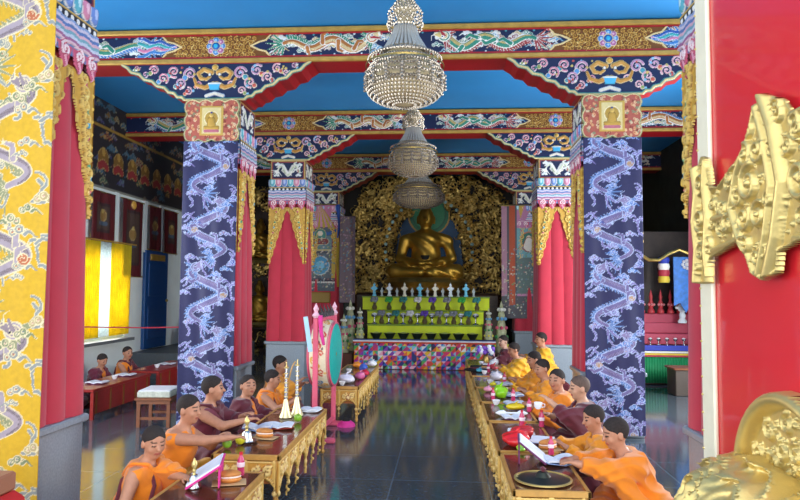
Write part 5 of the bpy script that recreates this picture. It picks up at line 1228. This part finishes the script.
put(open_book(BLC, .11, .18, 8), 1.16, 6.88, rz=.2, lb='open pale book beyond the yellow bag on the right', cat='book')
BRD = mat('bread_crust', 'c8823c', .6, noise=.25, nscale=20)
def bun():
    t = thing('filled_bun', '', 'bread'); MB().ball((0, 0, .022), (.075, .045, .022), 16, 8).build('lower_half', BRD, t, smooth=True); MB().ball((0, 0, .052), (.072, .043, .024), 16, 8).build('upper_half', BRD, t, smooth=True)
    MB().ball((0, 0, .037), (.073, .046, .012), 14, 6).build('filling', mat('cream', 'f2e6dc', .5), t, smooth=True); MB().box((0, 0, .001), (.2, .13, .003)).build('paper_sheet', mat('kraft_paper', 'c9a878', .8), t); return t
bn = bun(); put(bn, -.86, 3.96, rz=.3, lb='cream filled bun on brown paper, nearest left table', cat='bread', grp='filled buns')
put(dup(bn), -.98, 5.16, rz=-.2, lb='filled bun beside the silver hand bell on the long left table', cat='bread', grp='filled buns'); put(dup(bn), 1.20, 4.99, rz=.4, lb='filled bun by the open book, second right table', cat='bread', grp='filled buns')
# silver oboes standing on their bells
def oboe():
    t = thing('silver_oboe', '', 'instrument'); MB().lathe([(.062, 0), (.058, .01), (.040, .05), (.026, .11), (.017, .16)], n=24).build('bell_end', mat('cream_brass', 'd8cfa0', .3, .6), t, smooth=True)
    pi_ = MB().lathe([(.017, .16), (.014, .3), (.011, .44)], n=16).build('pipe', STEEL, t, smooth=True)
    for k in range(6): MB().lathe([(.017, .18+k*.042), (.0185, .184+k*.042), (.017, .188+k*.042)], n=14, closed=True).build('ring', GOLDP, pi_)
    MB().lathe([(.011, .44), (.024, .445), (.024, .45), (.006, .455), (.004, .5)], n=16).build('mouthpiece', GOLDP, t, smooth=True); return t
ob = oboe(); put(ob, -1.02, 6.0, lb='silver oboe standing on its bell, left one of the pair', cat='instrument', grp='standing oboes'); o2 = dup(ob); put(o2, -.94, 6.1, lb='silver oboe standing on its bell, right one of the pair', cat='instrument', grp='standing oboes', s=1.03)
put(apple(GREENA), -.86, 5.80, lb='green apple at the foot of the silver oboes', cat='fruit')
# cymbal on the nearest right table
t = thing('cymbal', 'large dark round cymbal with gold rim on the nearest right table', 'cymbal', (1.05, 4.20, TZ)); MB().lathe([(0, .055), (.03, .05), (.05, .022), (.10, .016), (.168, .006), (.168, .0), (0, .0)], n=48).build('disc', mat('dark_bronze', '3c4038', .35, .7), t, smooth=True)
MB().lathe([(.166, 0), (.178, .004), (.178, .012), (.166, .014)], n=48, closed=True).build('gold_rim', GOLDP, t, smooth=True); MB().lathe([(.012, .05), (.02, .07), (.0, .085)], n=14).build('strap_knot', CL['maroon'], t, smooth=True)
def bag(colr, name, sz, seed, lb, x, y, cat='bag'):
    q = random.Random(seed); ph = [q.uniform(0, 6) for _ in range(4)]
    def fn(P): return ell(P, (0, 0, sz[2]*.9), sz)+sz[2]*.10*np.sin(P[:, 0]*40/sz[0]*.06+ph[0]+3*np.sin(P[:, 2]*22+ph[1]))+sz[2]*.07*np.sin(P[:, 1]*70+P[:, 2]*50+ph[2])
    t = thing(name, lb, cat, (x, y, TZ)); V, Q = sdf_mesh(lambda P: np.maximum(fn(P), -P[:, 2]), (-sz[0]*1.3, -sz[1]*1.3, -.02), (sz[0]*1.3, sz[1]*1.3, sz[2]*2.4), max(.006, sz[0]/14)); mobj('bag_body', V, Q, mat('plastic_'+colr, colr, .25, noise=.08, coat=.3), t, smooth=True)
    mb = MB(); mb.tube([(0, 0, sz[2]*1.7), (.012, .0, sz[2]*2.1), (.03, .01, sz[2]*2.3)], sz[2]*.25, 7, sz[2]*.1); mb.build('knot', mat('plastic_'+colr), t, smooth=True); return t
bag('d8242a', 'plastic_bag', (.10, .15, .055), 1, 'red plastic bag on the second right table', .98, 5.12); bag('b8282a', 'plastic_bag', (.09, .10, .05), 2, 'smaller red bag behind the big red plastic bag', 1.06, 5.38)
bag('9ad83a', 'snack_packet', (.035, .07, .02), 3, 'bright green snack packet in front of the red bag', 1.0, 5.0+.0-.06, 'packet'); bag('8ed020', 'plastic_bag', (.08, .10, .07), 4, 'bright green plastic bag on the fourth right table', 1.04, 7.32)
bag('e6c81e', 'plastic_bag', (.09, .07, .035), 5, 'yellow bag on the third right table', 1.13, 6.60); bag('e0dce8', 'plastic_bag', (.10, .10, .06), 6, 'white bag on the table right behind the drum', -.80, 8.25)
bag('d86a9a', 'plastic_bag', (.07, .08, .05), 7, 'pink bag beside the white bag beyond the drum', -.68, 8.62); bag('4a6ac8', 'plastic_bag', (.06, .07, .05), 8, 'blue bag on the last left table', -.75, 9.5); bag('d8d4dc', 'plastic_bag', (.08, .1, .05), 9, 'white bag on the fifth right table', 1.1, 8.75)
bag('c8404a', 'plastic_bag', (.07, .08, .045), 10, 'red bag on the sixth right table', 1.15, 9.85); bag('e89030', 'plastic_bag', (.07, .07, .045), 11, 'orange bag on the last left table beside the blue bag', -.88, 9.85)
t = thing('white_ritual_sceptre', 'white double-ended ritual sceptre lying on the third right table', 'sceptre', (1.06, 6.26, TZ+.028), 0)
MB().tube([(-.06, 0, 0), (.06, 0, 0)], .011, 10).build('grip', WHITE, t, smooth=True)
for s in (-1, 1): MB().lathe([(.012, s*.05), (.028, s*.075), (.024, s*.11), (.004, s*.15)], (0, 0, 0), 12, 'x').build('prong_end', WHITE, t, smooth=True)
t = thing('tea_cup', 'white cup held out by the shaven monk in maroon', 'cup', (1.225, 5.68, .60)); MB().lathe([(.018, 0), (.032, .02), (.036, .055), (.033, .055), (.026, .012), (0, .008)], n=20).build('cup_wall', WHITE, t, smooth=True)
MB().tube([(.034, 0, .045), (.056, 0, .04), (.055, 0, .018), (.03, 0, .014)], .004, 6).build('cup_handle', WHITE, t, smooth=True)
# flowers and dark hat at the far end
t = thing('flower_bouquet', 'white and violet flower bouquet on the right table nearest the altar', 'flowers', (1.08, 10.7, TZ)); MB().lathe([(0, 0), (.05, 0), (.06, .06), (.03, .12), (.045, .15)], n=14).build('vase', GOLDD, t, smooth=True)
for nm, m, sd in (('white_bloom', WHITE, 1), ('violet_bloom', mat('violet_bloom', '8a5ad0', .6), 2)):
    q = random.Random(sd); 
    for i in range(9): MB().ball((q.uniform(-.12, .12), q.uniform(-.06, .06), .17+q.uniform(0, .1)), .036, 8, 5).build(nm, m, t, smooth=True)
t = thing('black_hat', 'flat black round hat on the right table near the altar', 'hat', (.88, 9.75, TZ)); MB().lathe([(0, 0), (.17, .0), (.17, .015), (.09, .03), (.08, .07), (0, .08)], n=28).build('brim', BLACKCL, t, smooth=True); MB().lathe([(.084, .03), (.09, .035), (.085, .05)], n=28, closed=True).build('hat_band', CL['maroon'], t)
t = thing('pink_cap', 'small pink cap with dark crown lying on the floor before the drum', 'cap', (-.72, 7.72, 0.0)); MB().lathe([(.11, 0), (.10, .03), (.06, .06), (0, .07)], n=20).build('cap_body', PINKCL, t, smooth=True); MB().ball((0, 0, .06), (.05, .05, .035), 10, 6).build('cap_crown', BLACKCL, t, smooth=True)
# clutter on the far tables: cups of tea
def cup_b(): t = thing('tea_bowl', '', 'cup'); MB().lathe([(.018, 0), (.03, .02), (.042, .05), (.038, .05), (.025, .015), (0, .012)], n=16).build('bowl', WHITE, t, smooth=True); MB().lathe([(0, .038), (.034, .04)], n=14).build('tea', mat('milk_tea', 'b8805a', .3), t); return t
cp = None
for x, y, lb in ((-.82, 8.02, 'white tea bowl at the near edge of the table beyond the drum'), (-.92, 9.25, 'white tea bowl on the last left table'), (1.0, 8.35, 'white tea bowl on the fifth right table'), (.98, 9.3, 'white tea bowl on the sixth right table'), (.96, 6.85, 'white tea bowl behind the yellow bag'), (1.12, 7.7, 'white tea bowl behind the green bag'), (1.0, 10.5, 'white tea bowl beside the flower bouquet'), (-4.0, 8.6, 'tea bowl on the nearer red table'), (-4.0, 9.9, 'tea bowl on the farther red table')):
    c_ = cup_b() if cp is None else dup(cp); cp = cp or c_; put(c_, x, y, .369 if x < -3 else TZ, lb=lb, cat='cup', grp='tea bowls')
for x, y, lb in ((-4.02, 8.2, 'open book on the nearer red table, beside the crimson skirt'), (-4.02, 8.95, 'open book on the nearer red table in front of the bending monk'), (-4.02, 10.3, 'open book on the farther red table')):
    put(open_book(PURC, .12, .2, 8), x, y, .369, rz=0, lb=lb, cat='book')

# more cups, packets and booklets on the far tables
bag('f0a0b8', 'snack_packet', (.05, .06, .03), 21, 'pale pink packet near the corner of the fourth right table', .93, 7.75, 'packet'); bag('50b0c8', 'snack_packet', (.05, .06, .03), 22, 'turquoise packet on the sixth right table', .92, 9.55, 'packet')
bag('f0f0f0', 'plastic_bag', (.07, .08, .05), 23, 'white bag beside the flower bouquet near the altar', 1.2, 10.45); bag('d03048', 'plastic_bag', (.06, .07, .04), 24, 'crimson bag between white bag and tea bowl beyond the drum', -.66, 8.95)
bag('e8e030', 'snack_packet', (.04, .05, .025), 25, 'yellow packet on the fifth right table', 1.02, 8.2, 'packet'); bag('f2f2f6', 'plastic_bag', (.07, .07, .045), 26, 'small white bag on the last left table near the altar', -.68, 10.05)
for x, y, c_, lb in ((1.2, 7.45, BLC, 'pale open book right of the bright green plastic bag'), (1.16, 8.05+.25, WHITE, 'white open book before the amber robed monk'), (1.18, 9.35, BLC, 'open book before the monk in bright yellow'), (1.1, 10.1+.3, PURC, 'open purple book near the black hat'), (-.95, 8.75, BLC, 'open book on the table beyond the drum'), (1.06, 5.78+.1+.25, PURC, 'open book before the shaven monk, behind the bottles')):
    put(open_book(c_, .10, .17, 10), x, y, rz=.15, lb=lb, cat='book')
